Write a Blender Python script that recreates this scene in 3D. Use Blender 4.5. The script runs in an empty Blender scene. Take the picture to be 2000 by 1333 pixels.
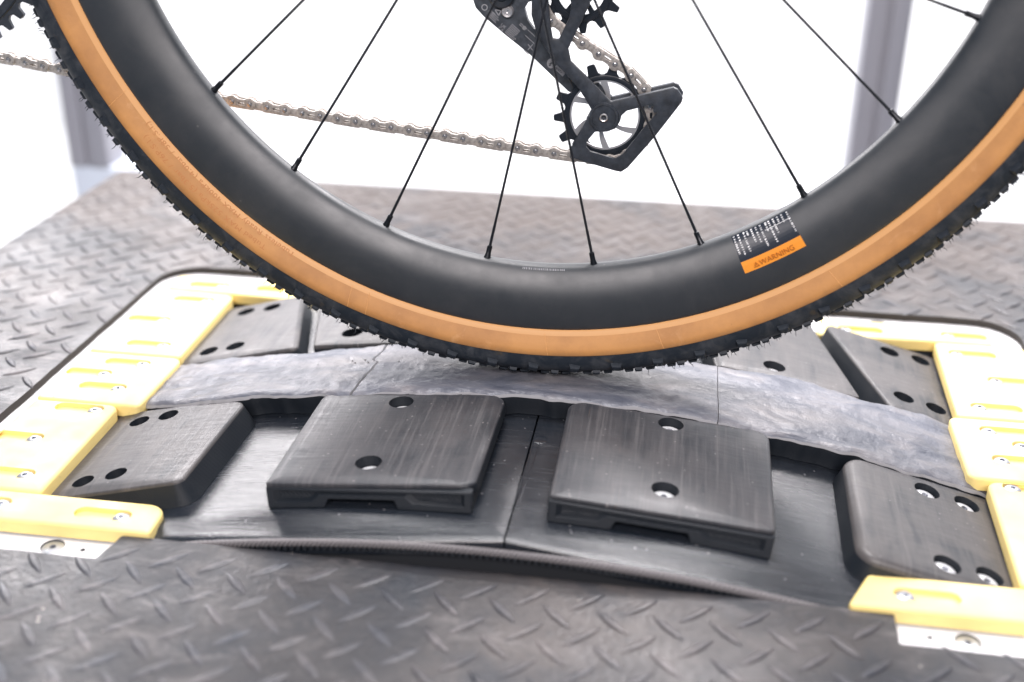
import bpy, bmesh, math, random
from math import sin, cos, pi, radians, sqrt, atan2, hypot
from mathutils import Vector, Matrix, noise
from mathutils.geometry import delaunay_2d_cdt

random.seed(7)
scene = bpy.context.scene
COL = scene.collection
HZ = 0.390          # hub height above the steel plate (plate top is z = 0)

# ------------------------------------------------------------------ camera
cam_d = bpy.data.cameras.new("camera")
cam = bpy.data.objects.new("camera", cam_d)
COL.objects.link(cam)
RX = Vector((0.98861434, 0.15005063, 0.01124657))
UX = Vector((-0.07335988, 0.41537657, 0.90668663))
FX = Vector((-0.13137734, 0.89718845, -0.42165493))
cam.matrix_world = Matrix(((RX.x, UX.x, -FX.x, 0.08942606), (RX.y, UX.y, -FX.y, -0.73007466),
                           (RX.z, UX.z, -FX.z, 0.01024632 + HZ), (0, 0, 0, 1)))
cam_d.sensor_width = 36.0
cam_d.lens = 41.309
cam_d.clip_start = 0.02
cam_d.clip_end = 60
cam_d.dof.use_dof = True
cam_d.dof.focus_distance = 0.79
cam_d.dof.aperture_fstop = 3.3
scene.camera = cam

# ------------------------------------------------------------------ light
world = bpy.data.worlds.new("World")
scene.world = world
world.use_nodes = True
bg = world.node_tree.nodes["Background"]
bg.inputs[0].default_value = (0.52, 0.74, 1.0, 1)
bg.inputs[1].default_value = 0.13
scene.view_settings.view_transform = 'Standard'
scene.view_settings.look = 'None'
scene.view_settings.gamma = 1
scene.view_settings.exposure = 0.55


def area(name, loc, target, sx, sy, power, color=(1, 1, 1)):
    l = bpy.data.lights.new(name, 'AREA')
    l.shape = 'RECTANGLE'
    l.size = sx
    l.size_y = sy
    l.energy = power
    l.color = color
    o = bpy.data.objects.new(name, l)
    COL.objects.link(o)
    o.location = loc
    d = Vector(target) - Vector(loc)
    o.rotation_euler = d.to_track_quat('-Z', 'Y').to_euler()
    return o


area("rear_left_softbox", (-1.36, 1.75, 1.15), (-0.17, -0.1, 0), 0.75, 0.8, 25, (1.0, 0.955, 0.97))
area("rear_right_softbox", (0.58, 1.90, 1.85), (0.14, -0.15, 0), 0.60, 0.5, 38, (1.0, 0.95, 0.96))
area("ceiling_softbox", (0.0, 0.35, 2.0), (0.0, 0.0, 0), 0.9, 0.7, 42, (1.0, 0.96, 0.97))
area("backdrop_lamp", (0.0, 1.8, 2.7), (0, 3.8, 0.0), 5.0, 1.2, 180, (1.0, 0.98, 0.985))
area("front_softbox", (0.15, -1.75, 1.42), (0.0, 0.0, 0.1), 1.9, 0.55, 39, (1.0, 0.92, 0.91))

# ------------------------------------------------------------------ materials
MATS = {}


class N:
    def __init__(s, name, color, rough=0.5, metal=0.0, spec=0.5):
        m = bpy.data.materials.new(name)
        m.use_nodes = True
        s.m = m
        s.nt = m.node_tree
        s.b = s.nt.nodes["Principled BSDF"]
        s.b.inputs["Base Color"].default_value = (*color, 1)
        s.b.inputs["Roughness"].default_value = rough
        s.b.inputs["Metallic"].default_value = metal
        s.b.inputs["Specular IOR Level"].default_value = spec
        MATS[name] = m

    def n(s, t, **k):
        x = s.nt.nodes.new(t)
        for a, v in k.items():
            setattr(x, a, v)
        return x

    def l(s, a, b):
        s.nt.links.new(a, b)

    def coord(s, kind='Object', scale=(1, 1, 1), rot=(0, 0, 0), loc=(0, 0, 0)):
        t = s.n("ShaderNodeTexCoord")
        mp = s.n("ShaderNodeMapping")
        mp.inputs["Scale"].default_value = scale
        mp.inputs["Rotation"].default_value = rot
        mp.inputs["Location"].default_value = loc
        s.l(t.outputs[kind], mp.inputs[0])
        return mp.outputs[0]

    def noise(s, co, scale, detail=3, rough=0.5, dist=0.0):
        x = s.n("ShaderNodeTexNoise")
        x.inputs["Scale"].default_value = scale
        x.inputs["Detail"].default_value = detail
        x.inputs["Roughness"].default_value = rough
        x.inputs["Distortion"].default_value = dist
        s.l(co, x.inputs["Vector"])
        return x.outputs[0]

    def ramp(s, f, stops):
        r = s.n("ShaderNodeValToRGB")
        e = r.color_ramp.elements
        while len(e) < len(stops):
            e.new(0.5)
        for el, (p, c) in zip(e, stops):
            el.position = p
            el.color = (*c, 1) if isinstance(c, tuple) else (c, c, c, 1)
        s.l(f, r.inputs[0])
        return r.outputs[0]

    def mix(s, a, b, f, mode='MIX'):
        x = s.n("ShaderNodeMix", data_type='RGBA', blend_type=mode)
        for sock, v in ((x.inputs[6], a), (x.inputs[7], b)):
            if isinstance(v, tuple):
                sock.default_value = (*v, 1)
            else:
                s.l(v, sock)
        if isinstance(f, (int, float)):
            x.inputs[0].default_value = f
        else:
            s.l(f, x.inputs[0])
        return x.outputs[2]

    def math(s, op, a, b=0.0):
        x = s.n("ShaderNodeMath", operation=op)
        for i, v in enumerate((a, b)):
            if isinstance(v, (int, float)):
                x.inputs[i].default_value = v
            else:
                s.l(v, x.inputs[i])
        return x.outputs[0]

    def bump(s, h, strength=0.5, dist=0.001, prev=None):
        x = s.n("ShaderNodeBump")
        x.inputs["Strength"].default_value = strength
        x.inputs["Distance"].default_value = dist
        s.l(h, x.inputs["Height"])
        if prev is not None:
            s.l(prev, x.inputs["Normal"])
        s.l(x.outputs[0], s.b.inputs["Normal"])
        return x.outputs[0]

    def color(s, c):
        s.l(c, s.b.inputs["Base Color"])

    def rough(s, c):
        s.l(c, s.b.inputs["Roughness"])


def speck(a, co, scale, lo, hi):
    v = a.n("ShaderNodeTexVoronoi")
    v.inputs["Scale"].default_value = scale
    a.l(co, v.inputs["Vector"])
    return a.ramp(v.outputs["Distance"], [(0.0, 1.0), (lo, 1.0), (hi, 0.0)])


def make_materials():
    # worn painted steel checker plate
    for nm, lift in (("plate_steel", 1.0), ("tread_steel", 2.1)):
        a = N(nm, (0.05, 0.052, 0.06), 0.45, 0.0, 0.4)
        co = a.coord()
        big = a.noise(co, 3.2, 4, 0.55, 0.4)
        mid = a.noise(co, 24, 5, 0.62, 0.6)
        fine = a.noise(co, 190, 4, 0.6)
        c = a.ramp(mid, [(0.30, (0.017 * lift, 0.020 * lift, 0.027 * lift)),
                         (0.55, (0.030 * lift, 0.029 * lift, 0.032 * lift)),
                         (0.78, (0.090 * lift, 0.083 * lift, 0.084 * lift))])
        c = a.mix(c, (0.14, 0.12, 0.11), a.ramp(big, [(0.52, 0.0), (0.72, 0.55)]))
        # brownish worn zone towards the far edge, soot patches at the left
        sep = a.n("ShaderNodeSeparateXYZ")
        a.l(co, sep.inputs[0])
        far = a.ramp(a.math('ADD', sep.outputs[1], a.math('MULTIPLY', mid, 0.22)), [(0.30, 0.0), (0.52, 0.6)])
        c = a.mix(c, (0.095, 0.070, 0.058), far)
        dark = a.noise(a.coord(loc=(3.1, 1.7, 0)), 9.5, 5, 0.6, 0.8)
        c = a.mix(c, (0.016, 0.021, 0.030), a.ramp(dark, [(0.52, 0.0), (0.66, 0.75)]))
        sm = a.noise(a.coord('Object', (0.35, 1, 1), rot=(0, 0, 0.5)), 60, 5, 0.7, 1.0)
        c = a.mix(c, (0.20, 0.185, 0.185), a.math('MULTIPLY', a.ramp(sm, [(0.50, 0.0), (0.66, 0.55)]), a.ramp(a.noise(co, 7, 3), [(0.40, 0.1), (0.6, 1.0)])))
        c = a.mix(c, (0.012, 0.017, 0.025), a.ramp(fine, [(0.54, 0.0), (0.72, 0.5)]))
        sp = speck(a, a.coord(loc=(0.3, 0, 0)), 75, 0.05, 0.08)
        c = a.mix(c, (0.5, 0.46, 0.42), a.math('MULTIPLY', sp, a.ramp(a.noise(co, 11, 2), [(0.5, 0.0), (0.62, 0.8)])))
        a.color(c)
        a.rough(a.ramp(a.noise(co, 15, 4, 0.6, 0.5), [(0.3, 0.28), (0.7, 0.55)]))
        b1 = a.bump(a.mix(mid, fine, 0.6), 0.55, 0.0016)
    N("cut_edge", (0.030, 0.026, 0.024), 0.8)
    # white steel frame
    a = N("white_steel", (0.78, 0.78, 0.80), 0.4)
    co = a.coord()
    a.color(a.mix((0.80, 0.80, 0.82), (0.60, 0.60, 0.63), a.ramp(a.noise(co, 14, 5), [(0.45, 0), (0.75, 0.7)])))
    # yellow printed plastic
    a = N("yellow_plastic", (0.93, 0.64, 0.20), 0.45)
    co = a.coord()
    a.color(a.mix((0.94, 0.77, 0.27), (0.86, 0.69, 0.23), a.ramp(a.noise(co, 16, 5, 0.6), [(0.35, 0), (0.7, 1)])))
    yc = a.mix((0.95, 0.755, 0.30), (0.87, 0.67, 0.25), a.ramp(a.noise(co, 16, 5, 0.6), [(0.35, 0), (0.7, 1)]))
    yc = a.mix(yc, (0.42, 0.32, 0.14), a.math('MULTIPLY', speck(a, a.coord(loc=(0.7, 0.2, 0)), 48, 0.03, 0.06), a.ramp(a.noise(co, 20, 2), [(0.5, 0.0), (0.6, 0.9)])))
    yc = a.mix(yc, (0.55, 0.44, 0.22), a.ramp(a.noise(a.coord('Object', (0.3, 1, 1), rot=(0, 0, 0.9)), 55, 5, 0.75, 0.6), [(0.62, 0.0), (0.74, 0.5)]))
    a.color(yc)
    w = a.n("ShaderNodeTexWave", wave_type='BANDS', bands_direction='Z')
    w.inputs["Scale"].default_value = 700
    a.l(co, w.inputs[0])
    a.bump(a.mix(w.outputs[0], a.noise(co, 260, 3), 0.6), 0.25, 0.0004)
    a.rough(a.ramp(a.noise(co, 60, 4), [(0.3, 0.38), (0.7, 0.6)]))
    # screws
    a = N("zinc", (0.50, 0.52, 0.56), 0.30, 0.75)
    a.rough(a.ramp(a.noise(a.coord(), 400, 3), [(0.3, 0.25), (0.7, 0.5)]))
    N("bright_zinc", (0.80, 0.81, 0.83), 0.35, 0.35)
    N("recess_dark", (0.03, 0.035, 0.045), 0.6)
    N("screw_recess", (0.16, 0.17, 0.20), 0.4, 0.5)
    # printed block tops: worn streaks run along y (uv.y)
    for nm, base, hi in (("block_plastic", (0.020, 0.024, 0.031), (0.060, 0.058, 0.063)),
                         ("block_plastic_worn", (0.036, 0.037, 0.042), (0.092, 0.084, 0.083))):
        a = N(nm, base, 0.45, 0.0, 0.5)
        uv = a.coord('UV', (1, 0.10, 1))
        uv2 = a.coord('UV', (0.12, 1, 1))
        iso = a.coord('UV')
        st = a.noise(a.coord('UV', (1, 0.022, 1)), 420, 4, 0.65)
        st2 = a.noise(a.coord('UV', (1, 0.16, 1), loc=(0.4, 0.2, 0)), 130, 3, 0.55)
        hz = a.noise(uv2, 420, 3, 0.6)
        cloud = a.noise(iso, 26, 4, 0.55, 0.5)
        c = a.mix(base, hi, a.ramp(cloud, [(0.30, 0.15), (0.70, 0.85)]))
        c = a.mix(c, (0.017, 0.021, 0.028), a.math('MULTIPLY', a.ramp(st2, [(0.50, 0.0), (0.64, 0.8)]), a.ramp(cloud, [(0.40, 1.0), (0.62, 0.15)])))
        c = a.mix(c, (0.16, 0.15, 0.15), a.ramp(st, [(0.52, 0.0), (0.74, 0.40)]))
        c = a.mix(c, (0.30, 0.19, 0.12), a.ramp(a.noise(a.coord('UV', (1, 0.05, 1), loc=(0.9, 0, 0)), 160, 2), [(0.70, 0.0), (0.74, 0.35)]))
        c = a.mix(c, (0.20, 0.19, 0.19), a.math('MULTIPLY', speck(a, iso, 130, 0.06, 0.10), 0.7))
        a.color(c)
        a.rough(a.ramp(a.mix(st, hz, 0.5), [(0.35, 0.32), (0.65, 0.54)]))
        x = a.bump(a.mix(st, hz, 0.45), 0.30, 0.0006)
    # layered side walls of the prints
    a = N("printed_wall", (0.022, 0.027, 0.034), 0.5, 0.0, 0.35)
    co = a.coord()
    w = a.n("ShaderNodeTexWave", wave_type='BANDS', bands_direction='Z')
    w.inputs["Scale"].default_value = 520
    w.inputs["Distortion"].default_value = 0.6
    a.l(co, w.inputs[0])
    w2 = a.n("ShaderNodeTexWave", wave_type='BANDS', bands_direction='DIAGONAL')
    w2.inputs["Scale"].default_value = 190
    a.l(co, w2.inputs[0])
    a.color(a.mix((0.005, 0.009, 0.015), (0.018, 0.021, 0.026), a.noise(co, 60, 3)))
    a.bump(a.mix(w.outputs[0], w2.outputs[0], 0.25), 0.3, 0.0004)
    a = N("printed_hatch", (0.010, 0.014, 0.020), 0.45, 0.0, 0.4)
    co = a.coord()
    w2 = a.n("ShaderNodeTexWave", wave_type='BANDS', bands_direction='DIAGONAL')
    w2.inputs["Scale"].default_value = 210
    a.l(co, w2.inputs[0])
    a.color(a.mix((0.007, 0.010, 0.015), (0.018, 0.021, 0.026), w2.outputs[0]))
    a.bump(w2.outputs[0], 0.3, 0.0005)
    # glossy printed drum skin, streaks along the rolling direction (uv.x)
    a = N("drum_skin", (0.010, 0.014, 0.020), 0.24, 0.0, 0.6)
    uv = a.coord('UV', (0.045, 1, 1))
    iso = a.coord('UV')
    st = a.noise(uv, 520, 5, 0.75)
    st3 = a.noise(a.coord('UV', (0.10, 1, 1)), 90, 3, 0.6)
    c = a.mix((0.007, 0.011, 0.017), (0.028, 0.031, 0.038), a.ramp(st, [(0.35, 0), (0.75, 1)]))
    c = a.mix(c, (0.28, 0.27, 0.28), a.math('MULTIPLY', speck(a, iso, 120, 0.05, 0.10), 0.5))
    a.color(c)
    a.rough(a.ramp(a.mix(st, st3, 0.5), [(0.30, 0.15), (0.72, 0.34)]))
    a.b.inputs["Anisotropic"].default_value = 0.4
    a.bump(a.mix(st, st3, 0.35), 0.45, 0.0008)
    # grey worn track surface
    a = N("track_grey", (0.16, 0.17, 0.2), 0.45)
    iso = a.coord('UV')
    lo = a.coord('UV', (0.40, 1, 1))
    n1 = a.noise(lo, 42, 4, 0.6, 0.5)
    n2 = a.noise(iso, 120, 4, 0.6, 0.0)
    c = a.ramp(n1, [(0.32, (0.058, 0.066, 0.092)), (0.46, (0.108, 0.115, 0.142)), (0.58, (0.165, 0.162, 0.180)), (0.74, (0.225, 0.208, 0.210))])
    c = a.mix(c, (0.085, 0.095, 0.12), a.ramp(n2, [(0.54, 0), (0.76, 0.45)]))
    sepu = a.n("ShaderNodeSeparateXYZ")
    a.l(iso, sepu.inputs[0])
    # rubber scuffing where tyres run, plus the tyre's contact shadow painted into the colour
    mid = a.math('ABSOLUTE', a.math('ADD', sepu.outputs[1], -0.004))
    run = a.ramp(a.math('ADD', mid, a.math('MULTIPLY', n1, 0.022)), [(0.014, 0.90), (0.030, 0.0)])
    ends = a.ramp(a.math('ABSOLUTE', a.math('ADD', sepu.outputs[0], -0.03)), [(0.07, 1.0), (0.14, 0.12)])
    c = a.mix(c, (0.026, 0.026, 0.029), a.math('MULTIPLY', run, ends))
    a.color(c)
    a.rough(a.ramp(n2, [(0.3, 0.34), (0.7, 0.50)]))
    b1 = a.bump(n1, 0.5, 0.004)
    a.bump(n2, 0.5, 0.0018, b1)
    a = N("track_edge", (0.45, 0.45, 0.47), 0.4)
    N("track_crack", (0.012, 0.015, 0.02), 0.7)
    # rope-like braided drum edge
    a = N("braid", (0.17, 0.16, 0.165), 0.45)
    a = N("braid_dark", (0.012, 0.015, 0.020), 0.6)
    N("dark_void", (0.012, 0.014, 0.018), 0.8)
    # wheel
    a = N("carbon_matte", (0.020, 0.024, 0.031), 0.40, 0.0, 1.0)
    co = a.coord()
    pol = a.coord('UV', (1, 6, 1))
    c = a.mix((0.006, 0.011, 0.017), (0.017, 0.021, 0.027), a.noise(pol, 7, 4, 0.55, 1.2))
    c = a.mix(c, (0.009, 0.011, 0.014), a.ramp(a.noise(a.coord('UV', (5, 60, 1), rot=(0, 0, 0.5)), 9, 2), [(0.64, 0), (0.70, 0.5)]))
    c = a.mix(c, (0.10, 0.10, 0.10), a.math('MULTIPLY', speck(a, co, 55, 0.025, 0.05), 0.6))
    c = a.mix(c, (0.050, 0.050, 0.052), a.ramp(a.noise(co, 18, 7, 0.75, 0.6), [(0.50, 0.0), (0.78, 0.5)]))
    a.color(c)
    a.rough(a.ramp(a.noise(co, 26, 6, 0.7), [(0.35, 0.40), (0.7, 0.54)]))
    a = N("tan_sidewall", (0.66, 0.31, 0.095), 0.55)
    co = a.coord()
    c = a.mix((0.58, 0.275, 0.086), (0.45, 0.205, 0.064), a.ramp(a.noise(co, 22, 5, 0.65), [(0.38, 0), (0.62, 1)]))
    c = a.mix(c, (0.30, 0.14, 0.06), a.math('MULTIPLY', speck(a, co, 70, 0.03, 0.06), 0.7))
    uvt = a.coord('UV')
    sx_ = a.n("ShaderNodeSeparateXYZ")
    a.l(uvt, sx_.inputs[0])
    gr = a.ramp(a.math('ADD', sx_.outputs[0], a.math('MULTIPLY', a.noise(co, 120, 5, 0.7), 0.08)), [(0.145, 0.0), (0.185, 0.45)])
    c = a.mix(c, (0.26, 0.15, 0.08), gr)
    c = a.mix(c, (0.80, 0.48, 0.25), a.ramp(a.noise(co, 45, 6, 0.75, 0.8), [(0.58, 0.0), (0.75, 0.35)]))
    a.color(c)
    a.bump(a.noise(co, 900, 2), 0.2, 0.0002)
    N("tan_bead", (0.70, 0.36, 0.13), 0.5)
    N("sidewall_print", (0.50, 0.190, 0.050), 0.5)
    a = N("rubber_black", (0.016, 0.020, 0.027), 0.6, 0.0, 0.35)
    co = a.coord()
    c = a.mix((0.014, 0.020, 0.029), (0.070, 0.074, 0.082), a.ramp(a.noise(co, 70, 6, 0.7, 0.5), [(0.45, 0), (0.8, 1)]))
    c = a.mix(c, (0.14, 0.10, 0.05), a.ramp(a.noise(co, 33, 4, 0.7), [(0.62, 0), (0.74, 0.5)]))
    a.color(c)
    a.bump(a.noise(co, 500, 4), 0.35, 0.0005)
    N("spoke_black", (0.018, 0.020, 0.026), 0.32, 0.3)
    N("nipple_black", (0.012, 0.014, 0.018), 0.3, 0.4)
    a = N("chain_metal", (0.50, 0.46, 0.44), 0.30, 0.55)
    co = a.coord()
    a.color(a.mix((0.58, 0.54, 0.50), (0.30, 0.27, 0.25), a.ramp(a.noise(co, 500, 4, 0.6), [(0.4, 0), (0.7, 1)])))
    a.rough(a.ramp(a.noise(co, 800, 3), [(0.3, 0.26), (0.7, 0.5)]))
    N("pin_metal", (0.50, 0.48, 0.48), 0.22, 0.85)
    for nm, c0 in (("derailleur_black", (0.030, 0.036, 0.046)), ("body_grey", (0.050, 0.058, 0.070))):
        a = N(nm, c0, 0.42)
        co = a.coord()
        a.color(a.mix(tuple(x * 0.7 for x in c0), tuple(x * 1.7 for x in c0), a.ramp(a.noise(co, 180, 5, 0.65), [(0.35, 0), (0.75, 1)])))
        a.rough(a.ramp(a.noise(co, 300, 3), [(0.3, 0.32), (0.7, 0.55)]))
    N("pulley_black", (0.014, 0.018, 0.025), 0.3)
    N("silver", (0.72, 0.70, 0.70), 0.3, 0.8)
    N("print_grey", (0.33, 0.33, 0.35), 0.5)
    N("print_white", (0.75, 0.75, 0.76), 0.5)
    N("label_dark", (0.020, 0.026, 0.038), 0.25)
    N("label_orange", (0.90, 0.33, 0.035), 0.4)
    N("label_ink", (0.45, 0.13, 0.015), 0.5)
    # background
    a = N("wall_white", (0.88, 0.88, 0.885), 0.7)
    a = N("floor_white", (0.88, 0.88, 0.89), 0.6)
    a = N("aluminium", (0.5, 0.48, 0.56), 0.45, 0.0)
    co = a.coord('Object', (1, 1, 0.1))
    a.color(a.mix((0.25, 0.26, 0.30), (0.31, 0.30, 0.33), a.noise(co, 30, 3)))
    N("base_pale", (0.62, 0.67, 0.76), 0.5)


make_materials()
M = MATS

# ------------------------------------------------------------------ object helpers


def props(o, label=None, cat=None, group=None, kind=None):
    if label: o['label'] = label
    if cat: o['category'] = cat
    if group: o['group'] = group
    if kind: o['kind'] = kind
    return o


def empty(name, loc=(0, 0, 0), **k):
    o = bpy.data.objects.new(name, None)
    o.empty_display_size = 0.02
    COL.objects.link(o)
    o.location = loc
    return props(o, **k)


def setparent(o, p):
    if p is not None:
        o.parent = p
        q = p
        m = Matrix.Identity(4)
        chain = []
        while q is not None:
            chain.append(q)
            q = q.parent
        for q in reversed(chain):
            m = m @ q.matrix_parent_inverse @ q.matrix_basis
        o.matrix_parent_inverse = m.inverted()


def finish_mesh(bm, name, mats, angle=35, smooth=True):
    me = bpy.data.meshes.new(name)
    bm.to_mesh(me)
    bm.free()
    for m in (mats if isinstance(mats, (list, tuple)) else [mats]):
        me.materials.append(m)
    if smooth:
        me.polygons.foreach_set('use_smooth', [True] * len(me.polygons))
        me.set_sharp_from_angle(angle=radians(angle))
    return me


def link(name, me, parent=None, matrix=None, **k):
    o = bpy.data.objects.new(name, me)
    COL.objects.link(o)
    if matrix is not None:
        o.matrix_basis = matrix
    setparent(o, parent)
    return props(o, **k)


def rounded(poly, rad, inset, n=5):
    """rounded polygon (CCW list of xy); rad/inset per vertex/edge or scalar; inset edge i joins i,i+1"""
    m = len(poly)
    R_ = rad if isinstance(rad, (list, tuple)) else [rad] * m
    I_ = inset if isinstance(inset, (list, tuple)) else [inset] * m
    P = [Vector(p) for p in poly]
    area2 = sum(P[i].x * P[(i + 1) % m].y - P[(i + 1) % m].x * P[i].y for i in range(m))
    sg = 1 if area2 > 0 else -1
    lines = []
    for i in range(m):
        d = (P[(i + 1) % m] - P[i]).normalized()
        nn = Vector((-d.y, d.x)) * sg
        lines.append((P[i] + nn * I_[i], d))
    V = []
    for i in range(m):
        (a, d1), (b, d2) = lines[i - 1], lines[i]
        cr = d1.x * d2.y - d1.y * d2.x
        if abs(cr) < 1e-6:
            V.append(b.copy())
        else:
            t = ((b - a).x * d2.y - (b - a).y * d2.x) / cr
            V.append(a + d1 * t)
    out = []
    for i in range(m):
        d1 = lines[i - 1][1]
        d2 = lines[i][1]
        cr = (d1.x * d2.y - d1.y * d2.x) * sg
        ang = math.acos(max(-1, min(1, d1.dot(d2))))
        av = 0.5 * (I_[i - 1] + I_[i])
        r = R_[i] - av if cr > 0 else R_[i] + av
        r = max(r, 0.00008)
        t = r * math.tan(ang / 2)
        t = min(t, 0.48 * (V[i] - V[i - 1]).length, 0.48 * (V[(i + 1) % m] - V[i]).length)
        r = t / max(math.tan(ang / 2), 1e-6)
        A = V[i] - d1 * t
        if ang < 0.02:
            for k in range(n + 1):
                out.append(A.lerp(V[i] + d2 * t, k / n))
            continue
        side = 1 if (d1.x * d2.y - d1.y * d2.x) > 0 else -1
        nn = Vector((-d1.y, d1.x)) * side
        Cc = A + nn * r
        for k in range(n + 1):
            a = ang * k / n * side
            v = -nn
            out.append(Cc + Vector((v.x * cos(a) - v.y * sin(a), v.x * sin(a) + v.y * cos(a))) * r)
    return out


def inside(p, poly):
    c = False
    j = len(poly) - 1
    for i in range(len(poly)):
        a, b = poly[i], poly[j]
        if (a[1] > p[1]) != (b[1] > p[1]) and p[0] < (b[0] - a[0]) * (p[1] - a[1]) / (b[1] - a[1]) + a[0]:
            c = not c
        j = i
    return c


def cdt_fill(outer, holes, step=None):
    pts = [Vector(p) for p in outer]
    edges = [(i, (i + 1) % len(outer)) for i in range(len(outer))]
    for h in holes:
        b = len(pts)
        pts += [Vector(p) for p in h]
        edges += [(b + i, b + (i + 1) % len(h)) for i in range(len(h))]
    nb = len(pts)
    if step:
        bp = list(pts)
        x0, x1 = min(p.x for p in outer), max(p.x for p in outer)
        y0, y1 = min(p.y for p in outer), max(p.y for p in outer)
        nx, ny = max(1, int((x1 - x0) / step)), max(1, int((y1 - y0) / step))
        for i in range(1, nx):
            for j in range(1, ny):
                q = Vector((x0 + (x1 - x0) * i / nx, y0 + (y1 - y0) * j / ny))
                if inside(q, outer) and not any(inside(q, h) for h in holes) and min((q - b).length_squared for b in bp) > (step * 0.4) ** 2:
                    pts.append(q)
    r = delaunay_2d_cdt(pts, edges, [], 0, 1e-7)
    vs, fs, orig = r[0], r[2], r[3]
    mp = [o[0] if o else -1 for o in orig]
    tris = []
    for f in fs:
        c = (vs[f[0]] + vs[f[1]] + vs[f[2]]) / 3
        if inside(c, outer) and not any(inside(c, h) for h in holes):
            tris.append(tuple(f))
    return vs, tris, mp, pts


def prism(poly, radii=0.001, zt=0.0, zb=-0.01, bev=0.001, bevv=None, draft=0.0, holes=(), wrap=None,
          step=None, n=5, bs=3, bottom=False, wall_mat=0, top_mat=0, floor_mat=0, bm=None):
    """solid with rounded outline, bevelled top rim, holes = [(loop, depth or None)], optional wrap()"""
    own = bm is None
    bm = bm or bmesh.new()
    uvl = bm.loops.layers.uv.verify()
    m = len(poly)
    B = bev if isinstance(bev, (list, tuple)) else [bev] * m
    D = draft if isinstance(draft, (list, tuple)) else [draft] * m
    if bevv is None:
        bevv = max(B)
    rings = []
    for k in range(bs + 1):
        a = pi / 2 * k / bs
        rings.append((rounded(poly, radii, [b * (1 - sin(a)) for b in B], n), zt - bevv * (1 - cos(a))))
    rings.append((rounded(poly, radii, [-d for d in D], n), zb))
    flat = {}

    def mk(p, z):
        v = bm.verts.new(wrap(p[0], p[1], z) if wrap else (p[0], p[1], z))
        flat[v] = (p[0], p[1])
        return v

    def face(vs, mat):
        try:
            f = bm.faces.new(vs)
        except ValueError:
            return
        f.material_index = mat
        for lp in f.loops:
            lp[uvl].uv = flat[lp.vert]
    holes2 = [h[0] for h in holes]
    vs, tris, mp, pts = cdt_fill(rings[0][0], holes2, step)
    top = [mk(p, rings[0][1]) for p in vs]
    inv = {o: i for i, o in enumerate(mp) if o >= 0}
    for t in tris:
        face([top[i] for i in t], top_mat)
    nr = len(rings[0][0])
    prev = [top[inv[i]] if i in inv else mk(rings[0][0][i], rings[0][1]) for i in range(nr)]
    for ri, (lp, z) in enumerate(rings[1:]):
        cur = [mk(p, z) for p in lp]
        for i in range(nr):
            j = (i + 1) % nr
            face([prev[i], cur[i], cur[j], prev[j]], wall_mat if ri >= bs else top_mat)
        prev = cur
    lastring = prev
    off = nr
    hb = []
    for lp, dep in holes:
        k = len(lp)
        a = [top[inv[off + i]] if (off + i) in inv else mk(lp[i], rings[0][1]) for i in range(k)]
        z = zb if dep is None else rings[0][1] - dep
        c = [mk(p, z) for p in lp]
        for i in range(k):
            j = (i + 1) % k
            face([a[j], c[j], c[i], a[i]], wall_mat)
        if dep is not None:
            face(c, floor_mat)
        else:
            hb.append((lp, c))
        off += k
    if bottom:
        outer = rings[-1][0]
        vs2, tris2, mp2, _ = cdt_fill(outer, [h[0] for h in hb], None)
        allv = list(lastring)
        for h in hb:
            allv += h[1]
        vv = [allv[o] if o >= 0 else mk(p, zb) for p, o in zip(vs2, mp2)]
        for t in tris2:
            face([vv[i] for i in reversed(t)], wall_mat)
    if own:
        bmesh.ops.recalc_face_normals(bm, faces=bm.faces)
    return bm


def circ(cx, cy, r, n=28, ry=None):
    ry = ry or r
    return [(cx + r * cos(2 * pi * k / n), cy + ry * sin(2 * pi * k / n)) for k in range(n)]


def stadium(x0, x1, y, r, n=8):
    a = [(x1 + r * cos(t), y + r * sin(t)) for t in [-pi / 2 + pi * k / n for k in range(n + 1)]]
    b = [(x0 + r * cos(t), y + r * sin(t)) for t in [pi / 2 + pi * k / n for k in range(n + 1)]]
    return a + b


def box(bm, x0, x1, y0, y1, z0, z1, mat=0):
    v = [bm.verts.new((x, y, z)) for z in (z0, z1) for y in (y0, y1) for x in (x0, x1)]
    for f in ((0, 2, 3, 1), (4, 5, 7, 6), (0, 1, 5, 4), (2, 6, 7, 3), (0, 4, 6, 2), (1, 3, 7, 5)):
        bm.faces.new([v[i] for i in f]).material_index = mat


def tube(bm, pts, r, n=8, cap=True, mat=0):
    """tube through points; r scalar or list"""
    rs = r if isinstance(r, (list, tuple)) else [r] * len(pts)
    prev = None
    P = [Vector(p) for p in pts]
    up = None
    for i, p in enumerate(P):
        d = (P[min(i + 1, len(P) - 1)] - P[max(i - 1, 0)]).normalized()
        if up is None:
            up = d.orthogonal().normalized()
        up = (up - d * up.dot(d)).normalized()
        w = d.cross(up)
        ring = [bm.verts.new(p + (up * cos(2 * pi * k / n) + w * sin(2 * pi * k / n)) * rs[i]) for k in range(n)]
        if prev:
            for k in range(n):
                bm.faces.new([prev[k], prev[(k + 1) % n], ring[(k + 1) % n], ring[k]]).material_index = mat
        elif cap:
            bm.faces.new(list(reversed(ring))).material_index = mat
        prev = ring
    if cap:
        bm.faces.new(prev).material_index = mat


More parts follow.
